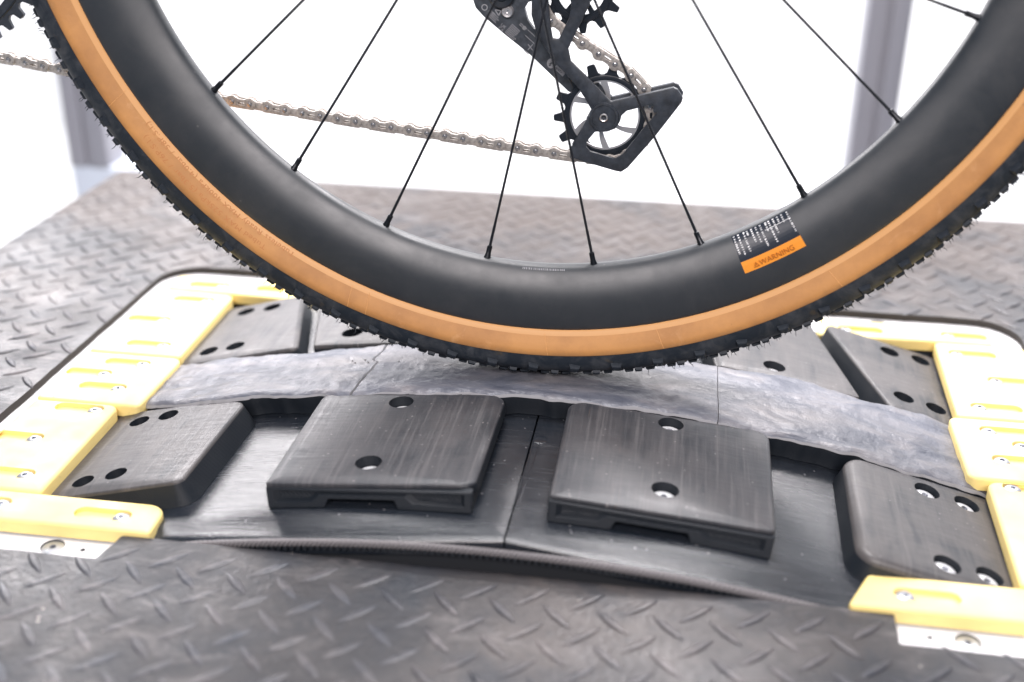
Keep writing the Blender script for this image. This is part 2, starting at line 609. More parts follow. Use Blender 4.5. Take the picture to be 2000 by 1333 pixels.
def lathe(bm, prof, n=24, mat=0, M_=None, a0=0.0, a1=2 * pi, uv=None):
    """prof = [(r, z)] around local Z"""
    closed = abs(a1 - a0 - 2 * pi) < 1e-6
    cols = n if closed else n + 1
    V = []
    for k in range(cols):
        a = a0 + (a1 - a0) * k / n
        row = []
        for r, z in prof:
            p = Vector((r * cos(a), r * sin(a), z))
            row.append(bm.verts.new(M_ @ p if M_ else p))
        V.append(row)
    for k in range(n):
        A, B_ = V[k], V[(k + 1) % cols]
        for i in range(len(prof) - 1):
            try:
                f = bm.faces.new([A[i], B_[i], B_[i + 1], A[i + 1]])
                f.material_index = mat
                if uv:
                    for lp in f.loops:
                        vi = A.index(lp.vert) if lp.vert in A else B_.index(lp.vert)
                        kk = k if lp.vert in A else k + 1
                        lp[uv].uv = (vi * 0.02, kk * (a1 - a0) / n)
            except ValueError:
                pass
    return V


# ================================================================== setting
def build_setting():
    bm = bmesh.new()
    box(bm, -7, 7, -4, 5.0, -0.96, -0.95)
    link('floor', finish_mesh(bm, 'floor', M['floor_white'], smooth=False), kind='structure')
    bm = bmesh.new()
    box(bm, -7, 7, 4.0, 4.1, -0.95, 3.6)
    link('wall', finish_mesh(bm, 'wall', M['wall_white'], smooth=False), kind='structure')


# frame of the drum
RT = 1.05
ZC = -0.3520 - RT + HZ
RB = RT - 0.018


def wrapR(s, y, z):
    t = s / RT
    r = RT + z
    return (r * sin(t), y, ZC + r * cos(t))


def S(deg):
    return radians(deg) * RT


def screw_mesh(name, r=0.0052, h=0.0018, mat='zinc'):
    bm = bmesh.new()
    prof = [(0.0, h * 0.9), (r * 0.30, h), (r * 0.75, h * 0.85), (r, h * 0.25), (r * 1.0, -0.002)]
    # flat top ring with a cross recess laid in the middle
    lathe(bm, [(r * 0.30, h)] + prof[2:], 20)
    rr = r * 0.30
    n = 20
    top = [v for v in bm.verts if abs(v.co.z - h) < 1e-7 and abs(hypot(v.co.x, v.co.y) - rr) < 1e-6]
    top.sort(key=lambda v: atan2(v.co.y, v.co.x))
    star = [bm.verts.new((v.co.x * (1.0 if k % 5 == 0 else 0.5), v.co.y * (1.0 if k % 5 == 0 else 0.5), h - 0.0011)) for k, v in enumerate(top)]
    for k in range(len(top)):
        j = (k + 1) % len(top)
        f = bm.faces.new([top[k], top[j], star[j], star[k]])
        f.material_index = 1
    f = bm.faces.new(star)
    f.material_index = 1
    bmesh.ops.recalc_face_normals(bm, faces=bm.faces)
    return finish_mesh(bm, name, [M[mat], M['screw_recess']])


# ================================================================== platform
def build_platform():
    plate = empty('checker_plate_platform', (0, 0, 0), label='large dark worn steel checker plate platform around the test drum', cat='platform')
    outline = [(-0.553, -0.62), (0.80, -0.62), (0.80, 0.507), (-0.553, 0.507)]
    op = [(-0.372, -0.2125), (-0.2262, -0.2125), (-0.2215, -0.1885), (0.2212, -0.1885), (0.2205, -0.2145), (0.376, -0.2145), (0.376, 0.234), (-0.372, 0.232)]
    hole = rounded(op, [0.004, 0.0012, 0.002, 0.0012, 0.0015, 0.004, 0.036, 0.034], 0.0, 6)
    # slightly ragged flame-cut edge
    dense = []
    for i, p in enumerate(hole):
        q = hole[(i + 1) % len(hole)]
        k = max(1, int((q - p).length / 0.006))
        for j in range(k):
            v = p.lerp(q, j / k)
            w = noise.noise(Vector((v.x * 90, v.y * 90, 3.3))) * 0.0007 + noise.noise(Vector((v.x * 25, v.y * 25, 1.3))) * 0.0008
            dense.append(Vector((v.x + w, v.y + w * 0.8)))
    bm = prism(outline, 0.003, 0.0, -0.006, 0.0006, holes=[(dense, None)], bottom=True, bs=1, wall_mat=1)
    link('plate_sheet', finish_mesh(bm, 'plate_sheet', [M['plate_steel'], M['cut_edge']]), plate)
    # raised lens-shaped treads, 30 mm lattice in two directions
    bm = bmesh.new()
    big = [Vector(p) for p in hole]
    def lug(cx, cy, ang):
        L, W, H = 0.0122, 0.0025, 0.0013
        ca, sa = cos(ang), sin(ang)
        wear = 0.75 + 0.5 * noise.noise(Vector((cx * 14, cy * 14, 0.4)))
        H *= max(0.30, min(1.0, wear + 0.15)) * (0.55 if (cx < -0.03 and cy < -0.19) else 1.0)
        rings = []
        for sc, z in ((1.06, 0.0002), (0.86, H * 0.72), (0.62, H), ):
            ring = []
            for k in range(6):
                u = -1 + 2 * k / 6
                ring.append((u * L * sc, W * sc * (1 - u * u) ** 0.9))
            for k in range(6):
                u = 1 - 2 * k / 6
                ring.append((u * L * sc, -W * sc * (1 - u * u) ** 0.9))
            rings.append([bm.verts.new((cx + x * ca - y * sa, cy + x * sa + y * ca, z)) for x, y in ring])
        for a, b in zip(rings, rings[1:]):
            for i in range(12):
                bm.faces.new([a[i], a[(i + 1) % 12], b[(i + 1) % 12], b[i]])
        bm.faces.new(rings[-1])
    for i in range(-20, 29):
        for j in range(-16, 26):
            for (ox, oy, an) in ((-0.0043, -0.2070, radians(43)), (0.0107, -0.2215, radians(-46))):
                x, y = ox + 0.030 * i, oy + 0.0298 * j
                if not (-0.545 < x < 0.79 and -0.61 < y < 0.499):
                    continue
                d = min((Vector((x, y)) - b).length for b in dense[::2])
                if inside((x, y), dense) or d < 0.0075:
                    continue
                lug(x + random.uniform(-.0006, .0006), y + random.uniform(-.0006, .0006), an + random.uniform(-.03, .03))
    bmesh.ops.recalc_face_normals(bm, faces=bm.faces)
    link('raised_tread_pattern', finish_mesh(bm, 'raised_tread_pattern', M['tread_steel'], 50), plate, kind='stuff')
    # cabinet sides below the sheet
    bm = bmesh.new()
    x0, x1, y0, y1, t = -0.53, 0.78, -0.60, 0.485, 0.004
    for b in ((x0, x1, y0, y0 + t), (x0, x1, y1 - t, y1), (x0, x0 + t, y0 + t, y1 - t), (x1 - t, x1, y0 + t, y1 - t)):
        box(bm, b[0], b[1], b[2], b[3], -0.95, -0.0065)
    link('cabinet', finish_mesh(bm, 'cabinet', M['dark_void'], smooth=False), plate)
    bm = bmesh.new()
    box(bm, x0 + t, x1 - t, y0 + t, y1 - t, -0.30, -0.29)
    link('cabinet_shelf', finish_mesh(bm, 'cabinet_shelf', M['dark_void'], smooth=False), plate)

    # white frame under the guards
    fr = empty('white_frame', (0, 0, 0), label='white steel frame set into the plate opening beneath the yellow guards', cat='frame')
    fl = [(-0.385, -0.228), (-0.2125, -0.228), (-0.2125, -0.168), (-0.315, -0.168), (-0.315, 0.178), (0.318, 0.178), (0.318, -0.168), (0.2125, -0.168), (0.2125, -0.228), (0.388, -0.228), (0.388, 0.245), (-0.385, 0.245)]
    hs = []
    for x, y in ((-0.2428, -0.1976), (0.2396, -0.1981)):
        hs.append((circ(x, y, 0.0016, 12), 0.002))
    for x, y in ((-0.262, -0.1971), (0.2592, -0.1986), (0.2657, 0.2240), (-0.31, 0.2160)):
        hs.append((circ(x, y, 0.0071, 24), 0.0011))
    bm = prism(fl, 0.001, -0.0065, -0.012, 0.0004, holes=hs, bs=1, bottom=True, floor_mat=1, wall_mat=1)
    link('frame_plate', finish_mesh(bm, 'frame_plate', [M['white_steel'], M['recess_dark']]), fr)
    sm = screw_mesh('frame_screw', 0.0066, 0.0007)
    for x, y in ((-0.262, -0.1971), (0.2592, -0.1986), (0.2657, 0.2240), (-0.31, 0.2160)):
        link('screw', sm, fr, Matrix.Translation((x, y, -0.0074)) @ Matrix.Rotation(0.4 + x, 4, 'Z'))


# ================================================================== yellow guards
def build_guards():
    ZTG, TH = 0.0038, 0.0092
    sm = screw_mesh('guard_screw', 0.0054, 0.0019)

    def guard(poly, rad, slots, label, side):
        cx = sum(p[0] for p in poly) / len(poly)
        cy = sum(p[1] for p in poly) / len(poly)
        t = empty('yellow_guard', (cx, cy, ZTG - TH), label=label, cat='guard', group='yellow slotted guards round the drum opening')
        hs = []
        for x, y in slots:
            if side < 0:
                hs.append((stadium(x - 0.0245, x + 0.0005, y + 0.0012, 0.0056), 0.0030))
            else:
                hs.append((stadium(x - 0.0005, x + 0.0245, y + 0.0012, 0.0056), 0.0030))
        bm = prism(poly, rad, ZTG, ZTG - TH, 0.0022, holes=hs, bs=4, n=6)
        link('guard_body', finish_mesh(bm, 'guard_body', M['yellow_plastic'], 40), t)
        for x, y in slots:
            link('screw', sm, t, Matrix.Translation((x + side * 0.0003, y + 0.0006, ZTG - 0.0020)) @ Matrix.Rotation(random.uniform(0, 1.5), 4, 'Z'))
        return t
    r4 = 0.0062
    guard([(-0.357, 0.0405), (-0.2825, 0.0405), (-0.2855, 0.1655), (-0.357, 0.1700)], [0.002, 0.003, 0.008, 0.006],
          [(-0.3042, 0.1486), (-0.324, 0.1032), (-0.3038, 0.0572)], 'yellow three-slot guard at the back of the left column beside the rear left block', -1)
    guard([(-0.3575, -0.0405), (-0.2785, -0.0415), (-0.2795, 0.0385), (-0.3575, 0.0385)], [0.004, 0.004, 0.007, 0.004],
          [(-0.3053, 0.0233), (-0.3266, 0.0027), (-0.3056, -0.0175)], 'yellow guard, three staggered slots, covering the left end of the grey track', -1)
    guard([(-0.356, -0.1570), (-0.2895, -0.1570), (-0.2925, -0.0415), (-0.356, -0.0425)], [0.003, 0.003, 0.008, 0.004],
          [(-0.3066, -0.0514), (-0.328, -0.0958), (-0.3098, -0.1401)], 'yellow guard at the front of the left column beside the front left dark block', -1)
    guard([(-0.356, -0.1895), (-0.2045, -0.1885), (-0.2055, -0.1585), (-0.356, -0.1585)], [0.003, 0.003, 0.0115, 0.003],
          [(-0.2283, -0.1752), (-0.3068, -0.1736)], 'yellow guard bar lying across the front left corner, rounded right end', -1)
    guard([(-0.3500, 0.1712), (-0.2865, 0.1680), (-0.222, 0.1640), (-0.220, 0.2020), (-0.3500, 0.2010)], [0.002, 0.001, 0.004, 0.004, 0.004],
          [(-0.3034, 0.1817), (-0.2420, 0.1825)], 'yellow guard bar at the back left corner partly behind the tyre', -1)
    guard([(0.2085, 0.1700), (0.3100, 0.1735), (0.3480, 0.1735), (0.3480, 0.2035), (0.2135, 0.2050)], [0.005, 0.001, 0.003, 0.004, 0.006],
          [(0.2332, 0.1843), (0.3155, 0.1855)], 'yellow guard bar at the back right corner behind the dark block', 1)
    guard([(0.2965, 0.0445), (0.371, 0.0445), (0.371, 0.1725), (0.3015, 0.1722)], [0.003, 0.003, 0.008, 0.006],
          [(0.3156, 0.151), (0.336, 0.1063), (0.3147, 0.0603)], 'yellow guard at the back of the right column beside the rear right dark block', 1)
    guard([(0.2880, -0.0415), (0.368, -0.0415), (0.368, 0.0425), (0.2900, 0.0425)], [0.006, 0.003, 0.003, 0.006],
          [(0.3138, 0.0249), (0.3316, 0.0064), (0.314, -0.0152)], 'yellow guard over the right end of the grey track, between two other guards', 1)
    guard([(0.2935, -0.1570), (0.366, -0.1570), (0.366, -0.0435), (0.2985, -0.0435)], [0.003, 0.003, 0.003, 0.008],
          [(0.313, -0.0502), (0.335, -0.0950), (0.314, -0.1400)], 'yellow guard at the right edge beside the front right dark block', 1)
    guard([(0.1965, -0.1895), (0.366, -0.1905), (0.366, -0.1590), (0.2110, -0.1580)], [0.002, 0.003, 0.003, 0.007],
          [(0.2284, -0.1764), (0.3090, -0.1764)], 'yellow guard bar lying across the front right corner, slanted left end', 1)


# ================================================================== drum
def build_drum():
    dr = empty('test_drum', (0, 0, ZC), label='big black test drum with grey track and raised blocks under the tyre', cat='drum')
    zb = RB - RT
    # base panels, seam pitch 13.2 degrees
    pitch = 13.2
    bm = bmesh.new()
    for k in range(-2, 2):
        a0, a1 = 0.36 + pitch * k, 0.36 + pitch * (k + 1)
        s0, s1 = S(a0) + 0.0004, S(a1) - 0.0004
        b = prism([(s0, -0.1845), (s1, -0.1845), (s1, 0.195), (s0, 0.195)], 0.0006, zb, zb - 0.010, [0.0050, 0.0006, 0.002, 0.0006], bevv=0.0016, wrap=wrapR, step=0.012, n=2)
        link('base_panel', finish_mesh(b, 'base_panel', M['drum_skin'], 30), dr)
    bm.free()
    # raised print line beside the seam and a little melted blob
    bm = bmesh.new()
    sx = S(0.36)
    for o in (-0.0020, 0.0022):
        pts = [Vector(wrapR(sx + o * (0.3 + 0.7 * abs(t) ** .5) + 0.004 * t, -0.060 - 0.12 * (1 - t), zb - 0.0001)) for t in [i / 14 for i in range(15)]]
        tube(bm, pts, 0.00045, 5)
    b2 = bmesh.ops.create_uvsphere(bm, u_segments=16, v_segments=8, radius=1)
    for v in b2['verts']:
        v.co = Vector(wrapR(sx + 0.0055 + v.co.x * 0.0048, -0.068 + v.co.y * 0.0058, zb + v.co.z * 0.0005))
    link('seam_bead', finish_mesh(bm, 'seam_bead', M['drum_skin'], 60), dr)
    # drum side under the panels
    bm = bmesh.new()
    n = 60
    prev = None
    for k in range(n + 1):
        a = radians(-26 + 52 * k / n)
        row = [bm.verts.new(((RT + z) * sin(a), y, ZC + (RT + z) * cos(a))) for y, z in ((0.192, zb - .0095), (-0.1815, zb - 0.0095), (-0.1815, zb - 0.06), (0.192, zb - 0.06))]
        if prev:
            for i in range(3):
                bm.faces.new([prev[i], row[i], row[i + 1], prev[i + 1]])
        prev = row
    bmesh.ops.recalc_face_normals(bm, faces=bm.faces)
    link('drum_shell', finish_mesh(bm, 'drum_shell', M['dark_void']), dr)
    # braided belt round the front edge
    bm = bmesh.new()
    rope_r = RT - 0.0260
    for st in range(3):
        pts = []
        for k in range(0, 561):
            a = radians(-12 + 24 * k / 560)
            ph = 2 * pi * (a * rope_r) / 0.0085 + st * 2 * pi / 3
            rr = rope_r + 0.0016 * cos(ph)
            pts.append((rr * sin(a), -0.1858 + 0.0012 * sin(ph), ZC + rr * cos(a)))
        tube(bm, pts, 0.0011, 6)
    link('braided_belt', finish_mesh(bm, 'braided_belt', M['braid'], 80), dr)
    bm = bmesh.new()
    rr0 = RT - 0.0292
    for k in range(110):
        a = radians(-12) + 0.0050 * k * 0.78
        if a > radians(12): break
        for dd in (0,):
            c = Vector((rr0 * sin(a), -0.1860, ZC + rr0 * cos(a)))
            u = Vector((sin(a), 0, cos(a)))
            t = Vector((cos(a), 0, -sin(a)))
            vs = [bm.verts.new(c + t * x * 0.0014 + Vector((0, y, 0)) * 0.0012 + u * z * 0.0012) for x, y, z in
                  ((-1, -1, 1), (1, -1, 1), (1, 1, 1), (-1, 1, 1), (-.5, -1, -1), (.5, -1, -1), (.5, 1, -1), (-.5, 1, -1))]
            for f in ((0, 1, 2, 3), (7, 6, 5, 4), (0, 4, 5, 1), (1, 5, 6, 2), (2, 6, 7, 3), (3, 7, 4, 0)):
                bm.faces.new([vs[i] for i in f])
    bmesh.ops.recalc_face_normals(bm, faces=bm.faces)
    link('belt_teeth', finish_mesh(bm, 'belt_teeth', M['braid_dark'], 30), dr, kind='stuff')

    # grey track segments
    FRONT = [(-17.5, .0265), (-16.4, .0293), (-12.6, .0385), (-8, .0430), (-4.4, .0415), (0, .0420), (5, .0412), (7.4, .042), (11.4, .041), (14.2, .0450), (16.6, .0415)]
    BACK = [(-17, .037), (-15.6, .0369), (-12.6, .0325), (-9.6, .0290), (-6.4, .037), (0, .042), (6.9, .044), (9.9, .049), (13, .0485), (17, .0487)]
    def edge(s, side):
        v = 0.0
        v += 0.0036 * noise.noise(Vector((s * 62, side * 5.1, 0.7)))
        v += 0.0050 * noise.noise(Vector((s * 27, side * 3.1, 2.7)))
        v += 0.0014 * noise.noise(Vector((s * 150, side * 2.1, 5.7)))
        tab = FRONT if side < 0 else BACK
        d = math.degrees(s / RT)
        b = tab[0][1]
        for (x0, y0), (x1, y1) in zip(tab, tab[1:]):
            if x0 <= d <= x1:
                b = y0 + (y1 - y0) * (d - x0) / (x1 - x0)
            elif d > x1:
                b = y1
        return b + v
    seams = [-19.6, -6.30, 6.88, 20.1]
    def seam_shift(k, y):
        if k == 1:   # slanted zigzag crack
            t = (y + 0.042) / 0.084
            z = 0.0
            if t > 0.55: z = 0.004
            return -0.001 + 0.0055 * (t - 0.5) * 2 - z * (1 if t > 0.55 else 0) + 0.0009 * noise.noise(Vector((y * 150, 0, 0)))
        return 0.0004 * noise.noise(Vector((y * 300, 1, 0)))
    for k in range(3):
        gl = 0.0018 if k == 1 else 0.0003
        gr = 0.0003 if k != 0 else 0.0002
        bm = bmesh.new()
        uvl = bm.loops.layers.uv.verify()
        s0, s1 = S(seams[k]), S(seams[k + 1])
        ns, ny = 150, 30
        grid = []
        flat = {}
        for i in range(ns + 1):
            row = []
            u = i / ns
            for j in range(ny + 1):
                w = j / ny
                sm_ = s0 + (s1 - s0) * u
                yf, yb = -edge(sm_, -1), edge(sm_, 1)
                y = yf + (yb - yf) * w
                a = s0 + gl + seam_shift(k, y)
                b = s1 - gr + seam_shift(k + 1, y)
                s = a + (b - a) * u
                e = min(w, 1 - w)
                z = -0.0014 * max(0, 1 - e / 0.04) ** 2
                z += 0.0011 * noise.noise(Vector((s * 22, y * 60, 1.1))) + 0.0006 * noise.noise(Vector((s * 70, y * 110, 4.1))) + 0.00025 * noise.noise(Vector((s * 260, y * 300, 7.1)))
                # shallow dish in the middle
                z -= 0.0004
                v = bm.verts.new(wrapR(s, y, z))
                flat[v] = (s, y)
                row.append(v)
            grid.append(row)
        for i in range(ns):
            for j in range(ny):
                f = bm.faces.new([grid[i][j], grid[i + 1][j], grid[i + 1][j + 1], grid[i][j + 1]])
                for lp in f.loops:
                    lp[uvl].uv = flat[lp.vert]
        # rim: thin pale lip all round
        loop = [grid[i][0] for i in range(ns + 1)] + [grid[ns][j] for j in range(1, ny + 1)] + [grid[i][ny] for i in range(ns - 1, -1, -1)] + [grid[0][j] for j in range(ny - 1, 0, -1)]
        low = []
        for v in loop:
            s, y = flat[v]
            q = bm.verts.new(wrapR(s, y, -0.0040))
            flat[q] = (s, y)
            low.append(q)
        for i in range(len(loop)):
            j = (i + 1) % len(loop)
            f = bm.faces.new([loop[i], low[i], low[j], loop[j]])
            f.material_index = 1
        bmesh.ops.recalc_face_normals(bm, faces=bm.faces)
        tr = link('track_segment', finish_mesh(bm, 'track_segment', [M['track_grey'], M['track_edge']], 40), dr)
        # printed carrier below: dark wavy wall
        bm = bmesh.new()
        rows = []
        for i in range(ns + 1):
            u = i / ns
            sm_ = s0 + (s1 - s0) * u
            row = []
            for side in (-1, 1):
                yy = edge(sm_, side) - 0.0010
                for (dy, z) in (((0.0, -0.0036), (0.0001, -0.0075), (-0.0012, -0.0125), (-0.0012, -0.0175)) if side < 0 else ((-0.0012, -0.0175), (0.0, -0.0036))):
                    row.append(bm.verts.new(wrapR(sm_ + (0.0006 if i == 0 else (-0.0006 if i == ns else 0)), side * (yy + dy), z)))
            rows.append(row)
        m = len(rows[0])
        for i in range(ns):
            for j in range(m - 1 if False else m):
                jj = (j + 1) % m
                if j == 3: continue
                bm.faces.new([rows[i][j], rows[i + 1][j], rows[i + 1][jj], rows[i][jj]])
        bmesh.ops.recalc_face_normals(bm, faces=bm.faces)
        link('track_carrier', finish_mesh(bm, 'track_carrier', M['printed_wall'], 40), tr)

    # raised blocks
    zt = -0.0020
    screw = screw_mesh('block_screw', 0.0070, 0.0014, 'bright_zinc')

    def block(corners, rad, bev, bevv, draft, holes, label, mat='block_plastic', feet=None, depth=0.0075, screw_on=()):
        P = [(S(a), y) for a, y in corners]
        hs = [(circ(S(a), y, r, 32, ry=r * 0.98), depth) for a, y, r in holes]
        zlow = zb + 0.0002 if not feet else -0.0108
        bm = prism(P, rad, zt, zlow, bev, bevv=bevv, draft=draft, holes=hs, wrap=wrapR, step=0.008, n=6, bs=4, wall_mat=1, bottom=bool(feet), floor_mat=2)
        if feet:
            s0, s1, y0, y1 = feet
            L = s1 - s0
            for a, b in ((0.0, 0.29), (0.64, 1.0)):
                A = s0 + L * a + (0.0012 if a == 0 else 0.0)
                B = s0 + L * b - (0.0012 if b == 1 else 0.0)
                prism([(A, y0 + 0.004), (B, y0 + 0.004), (B, y1), (A, y1)], 0.0012, zlow + 0.00005, zb + 0.0002, 0.0005, bevv=0.0008, draft=[0, 0.001 if b == 1 else 0, 0, 0.001 if a == 0 else 0],
                      wrap=wrapR, step=0.02, n=3, bs=1, wall_mat=1, top_mat=1, bm=bm)
            # core above and behind the tunnel
            prism([(s0 + L * .27, y0 + .004), (s0 + L * .66, y0 + .004), (s0 + L * .66, y1), (s0 + L * .27, y1)], 0.0005, zlow + 0.00003, -0.0122, 0.0003,
                  wrap=wrapR, step=0.02, n=2, bs=1, wall_mat=2, top_mat=2, bm=bm, bottom=True)
            prism([(s0 + L * .27, y0 + .020), (s0 + L * .66, y0 + .020), (s0 + L * .66, y1), (s0 + L * .27, y1)], 0.0005, -0.0123, zb + 0.0002, 0.0003,
                  wrap=wrapR, step=0.02, n=2, bs=1, wall_mat=2, top_mat=2, bm=bm)
            # stepped, bevelled front frame with a recessed panel and the tunnel mouth
            zt2 = -0.0046
            fr = [(0, zb + .0003), (.285, zb + .0003), (.305, -.0126), (.625, -.0126), (.645, zb + .0003), (1, zb + .0003), (1, zt2), (0, zt2)]
            rc = [(.035, -.0066), (.965, -.0066), (.965, -.0142), (.715, -.0142), (.675, -.0100), (.262, -.0100), (.222, -.0142), (.035, -.0142)]
            rin = [(.060, -.0080), (.945, -.0080), (.945, -.0128), (.735, -.0128), (.695, -.0088), (.245, -.0088), (.205, -.0128), (.060, -.0128)]

            def wf(x, z, d):
                t = max(0.0, (-z + zt2)) / 0.0134
                return wrapR(x, y0 + 0.0030 - d - 0.0028 * t, z)
            P2 = [(s0 + L * a, z) for a, z in fr]
            H2 = [(s0 + L * a, z) for a, z in reversed(rc)]
            H3 = [(s0 + L * a, z) for a, z in reversed(rin)]
            prism(P2, 0.0006, 0.0, -0.0045, 0.0006, holes=[(H2, None)], wrap=wf, n=2, bs=1, wall_mat=1, top_mat=1, bm=bm)
            # sloping recess: outer loop at the face, inner loop set back
            va = [bm.verts.new(wf(x, z, -0.0001)) for x, z in H2]
            vb = [bm.verts.new(wf(x, z, -0.0026)) for x, z in H3]
            for q in range(len(va)):
                w_ = (q + 1) % len(va)
                bm.faces.new([va[q], va[w_], vb[w_], vb[q]]).material_index = 1
            vs_, tr_, mp_, _ = cdt_fill([Vector(p) for p in H3], [])
            for t_ in tr_:
                bm.faces.new([vb[mp_[q]] for q in t_]).material_index = 3
            bmesh.ops.recalc_face_normals(bm, faces=bm.faces)
        o = link('raised_block', finish_mesh(bm, 'raised_block', [M[mat], M['printed_wall'], M['recess_dark'], M['printed_hatch']], 30), dr)
        o['label'] = label
        for i in screw_on:
            a, y, r = holes[i]
            p = Vector(wrapR(S(a), y, zt - depth + 0.0004))
            rot = Matrix.Rotation(radians(a), 4, 'Y') @ Matrix.Rotation(0.3 + i * 0.7, 4, 'Z')
            link('screw', screw, o, Matrix.Translation(p) @ rot)
        return o
    R8 = 0.0083
    # front row (y negative)
    block([(-17.6, -0.151), (-10.95, -0.151), (-10.80, -0.0435), (-17.6, -0.0300)], [0.004, 0.007, 0.010, 0.004], [0.0012, 0.0022, 0.0030, 0.001], 0.0022, [0.004, 0.0055, 0.003, 0.0],
          [(-15.04, -0.0555, .0072), (-13.87, -0.0525, .0072), (-15.11, -0.1356, .0072), (-13.92, -0.1315, .0072)], 'scuffed black block with four empty holes at the front left', 'block_plastic_worn', depth=0.011)
    block([(-7.80, -0.1590), (-0.86, -0.1560), (-0.80, -0.0400), (-7.72, -0.0405)], [0.002, 0.010, 0.010, 0.010], [0.0008, 0.0065, 0.0022, 0.0012], 0.0026, [-0.0038, 0.0008, 0.001, 0.0005],
          [(-4.56, -0.0560, R8), (-4.63, -0.1351, R8)], 'black block with two holes left of the panel seam', feet=(S(-7.80), S(-0.90), -0.1622, -0.042), depth=0.0075, screw_on=(0, 1))
    block([(1.55, -0.1580), (8.66, -0.1570), (8.76, -0.0400), (1.50, -0.0400)], [0.003, 0.003, 0.010, 0.010], [0.0008, 0.0020, 0.0018, 0.0040], 0.0022, [-0.0038, 0.0004, 0.001, 0.0008],
          [(5.21, -0.0538, R8), (5.15, -0.1344, R8)], 'black block with two screwed holes right of the panel seam', feet=(S(1.55), S(8.66), -0.1622, -0.042), depth=0.0066, screw_on=(0, 1))
    block([(11.25, -0.160), (17.6, -0.160), (17.6, -0.0455), (11.40, -0.0455)], [0.013, 0.004, 0.004, 0.012], [0.005, 0.001, 0.002, 0.0055], 0.005, [0.002, 0.0, 0.001, 0.003],
          [(14.28, -0.0624, R8), (15.70, -0.0633, R8), (14.18, -0.1429, R8), (15.58, -0.1412, R8)], 'black block with four large bright screws at the front right', 'block_plastic_worn', depth=0.0050, screw_on=(0, 1, 2, 3))
    # back row
    block([(-17.8, 0.041), (-10.30, 0.041), (-12.05, 0.156), (-17.8, 0.156)], [0.003, 0.005, 0.007, 0.004], [0.001, 0.004, 0.002, 0.001], 0.003, [0.001, 0.003, 0.001, 0.0],
          [(-14.73, 0.0583, .0075), (-13.51, 0.060, .0075), (-14.61, 0.136, .0075), (-13.31, 0.1365, .0075)], 'grey-black block with four dark holes at the rear left', 'block_plastic_worn', depth=0.0125)
    block([(-9.66, 0.042), (-3.6, 0.042), (-4.6, 0.158), (-11.25, 0.158)], [0.003, 0.005, 0.007, 0.004], [0.001, 0.003, 0.002, 0.002], 0.003, [0.001, 0.003, 0.001, 0.0],
          [(-8.25, 0.0620, R8), (-8.6, 0.136, R8)], 'grey-black block behind the cracked track with one dark hole in view', 'block_plastic_worn', depth=0.0125)
    block([(-2.6, 0.046), (5.9, 0.046), (4.9, 0.158), (-3.5, 0.158)], [0.003, 0.005, 0.007, 0.004], [0.001, 0.003, 0.002, 0.002], 0.003, [0.001, 0.001, 0.001, 0.0],
          [(-0.2, 0.0620, R8), (3.6, 0.062, R8)], 'black block hidden behind the tyre contact', 'block_plastic', depth=0.0125)
    block([(6.85, 0.046), (12.65, 0.046), (11.05, 0.165), (5.9, 0.165)], [0.003, 0.003, 0.005, 0.005], [0.001, 0.0015, 0.002, 0.0045], 0.003, [0.001, 0.001, 0.001, 0.002],
          [(9.21, 0.0640, R8), (8.2, 0.142, R8)], 'grey-brown block with one screwed hole behind the track on the right', 'block_plastic_worn', depth=0.0066, screw_on=(0,))
    block([(13.85, 0.046), (17.8, 0.046), (17.8, 0.170), (11.75, 0.170)], [0.003, 0.004, 0.004, 0.006], [0.001, 0.001, 0.002, 0.0015], 0.0022, [0.001, 0.001, 0.001, 0.002],
          [(14.56, 0.0700, .0078), (15.90, 0.0685, .0078), (14.59, 0.1494, .0078), (16.02, 0.1521, .0078)], 'grey-brown block with four dark holes at the rear right', 'block_plastic_worn', depth=0.0125)


# ================================================================== bicycle
W = Matrix.Translation((0, 0, HZ))      # hub centre


def wp(a, r, y):
    """a = angle from straight down, positive to the right"""
    return Vector((r * sin(a), y, HZ - r * cos(a)))


SIDE = [(0.3152, 0.0125), (0.3158, 0.0138), (0.3172, 0.0150), (0.3192, 0.0158), (0.3196, 0.0160), (0.3240, 0.0180), (0.3280, 0.0195), (0.3322, 0.0203)]
TREAD = [(0.3324, 0.0206), (0.3365, 0.0207), (0.3405, 0.0198), (0.3440, 0.0175), (0.3468, 0.0138), (0.3487, 0.0090), (0.3496, 0.0040), (0.3498, 0.0)]


def side_y(r):
    P = SIDE
    for (a, ya), (b, yb) in zip(P, P[1:]):
        if r <= b:
            return ya + (yb - ya) * (r - a) / (b - a)
    return P[-1][1]


def ring_mesh(bm, prof, n, mat=0):
    """prof = [(radius, y)] swept round the hub"""
    uvl = bm.loops.layers.uv.verify()
    V = [[bm.verts.new(wp(2 * pi * k / n, r, y)) for r, y in prof] for k in range(n)]
    L = [0]
    for (a, b), (c, d) in zip(prof, prof[1:]):
        L.append(L[-1] + hypot(a - c, b - d))
    for k in range(n):
        A, B = V[k], V[(k + 1) % n]
        for i in range(len(prof) - 1):
            f = bm.faces.new([A[i], B[i], B[i + 1], A[i + 1]])
            f.material_index = mat
            for lp, (ii, kk) in zip(f.loops, ((i, k), (i, k + 1), (i + 1, k + 1), (i + 1, k))):
                lp[uvl].uv = (L[ii] * 10, kk * 2 * pi / n)


def text_mesh(txt, size, spacing=1.0):
    c = bpy.data.curves.new('lettering', 'FONT')
    c.body = txt
    c.size = size
    c.space_character = spacing
    c.resolution_u = 3
    o = bpy.data.objects.new('lettering', c)
    COL.objects.link(o)
    dg = bpy.context.evaluated_depsgraph_get()
    me = bpy.data.meshes.new_from_object(o.evaluated_get(dg))
    bpy.data.objects.remove(o)
    bpy.data.curves.remove(c)
    return me


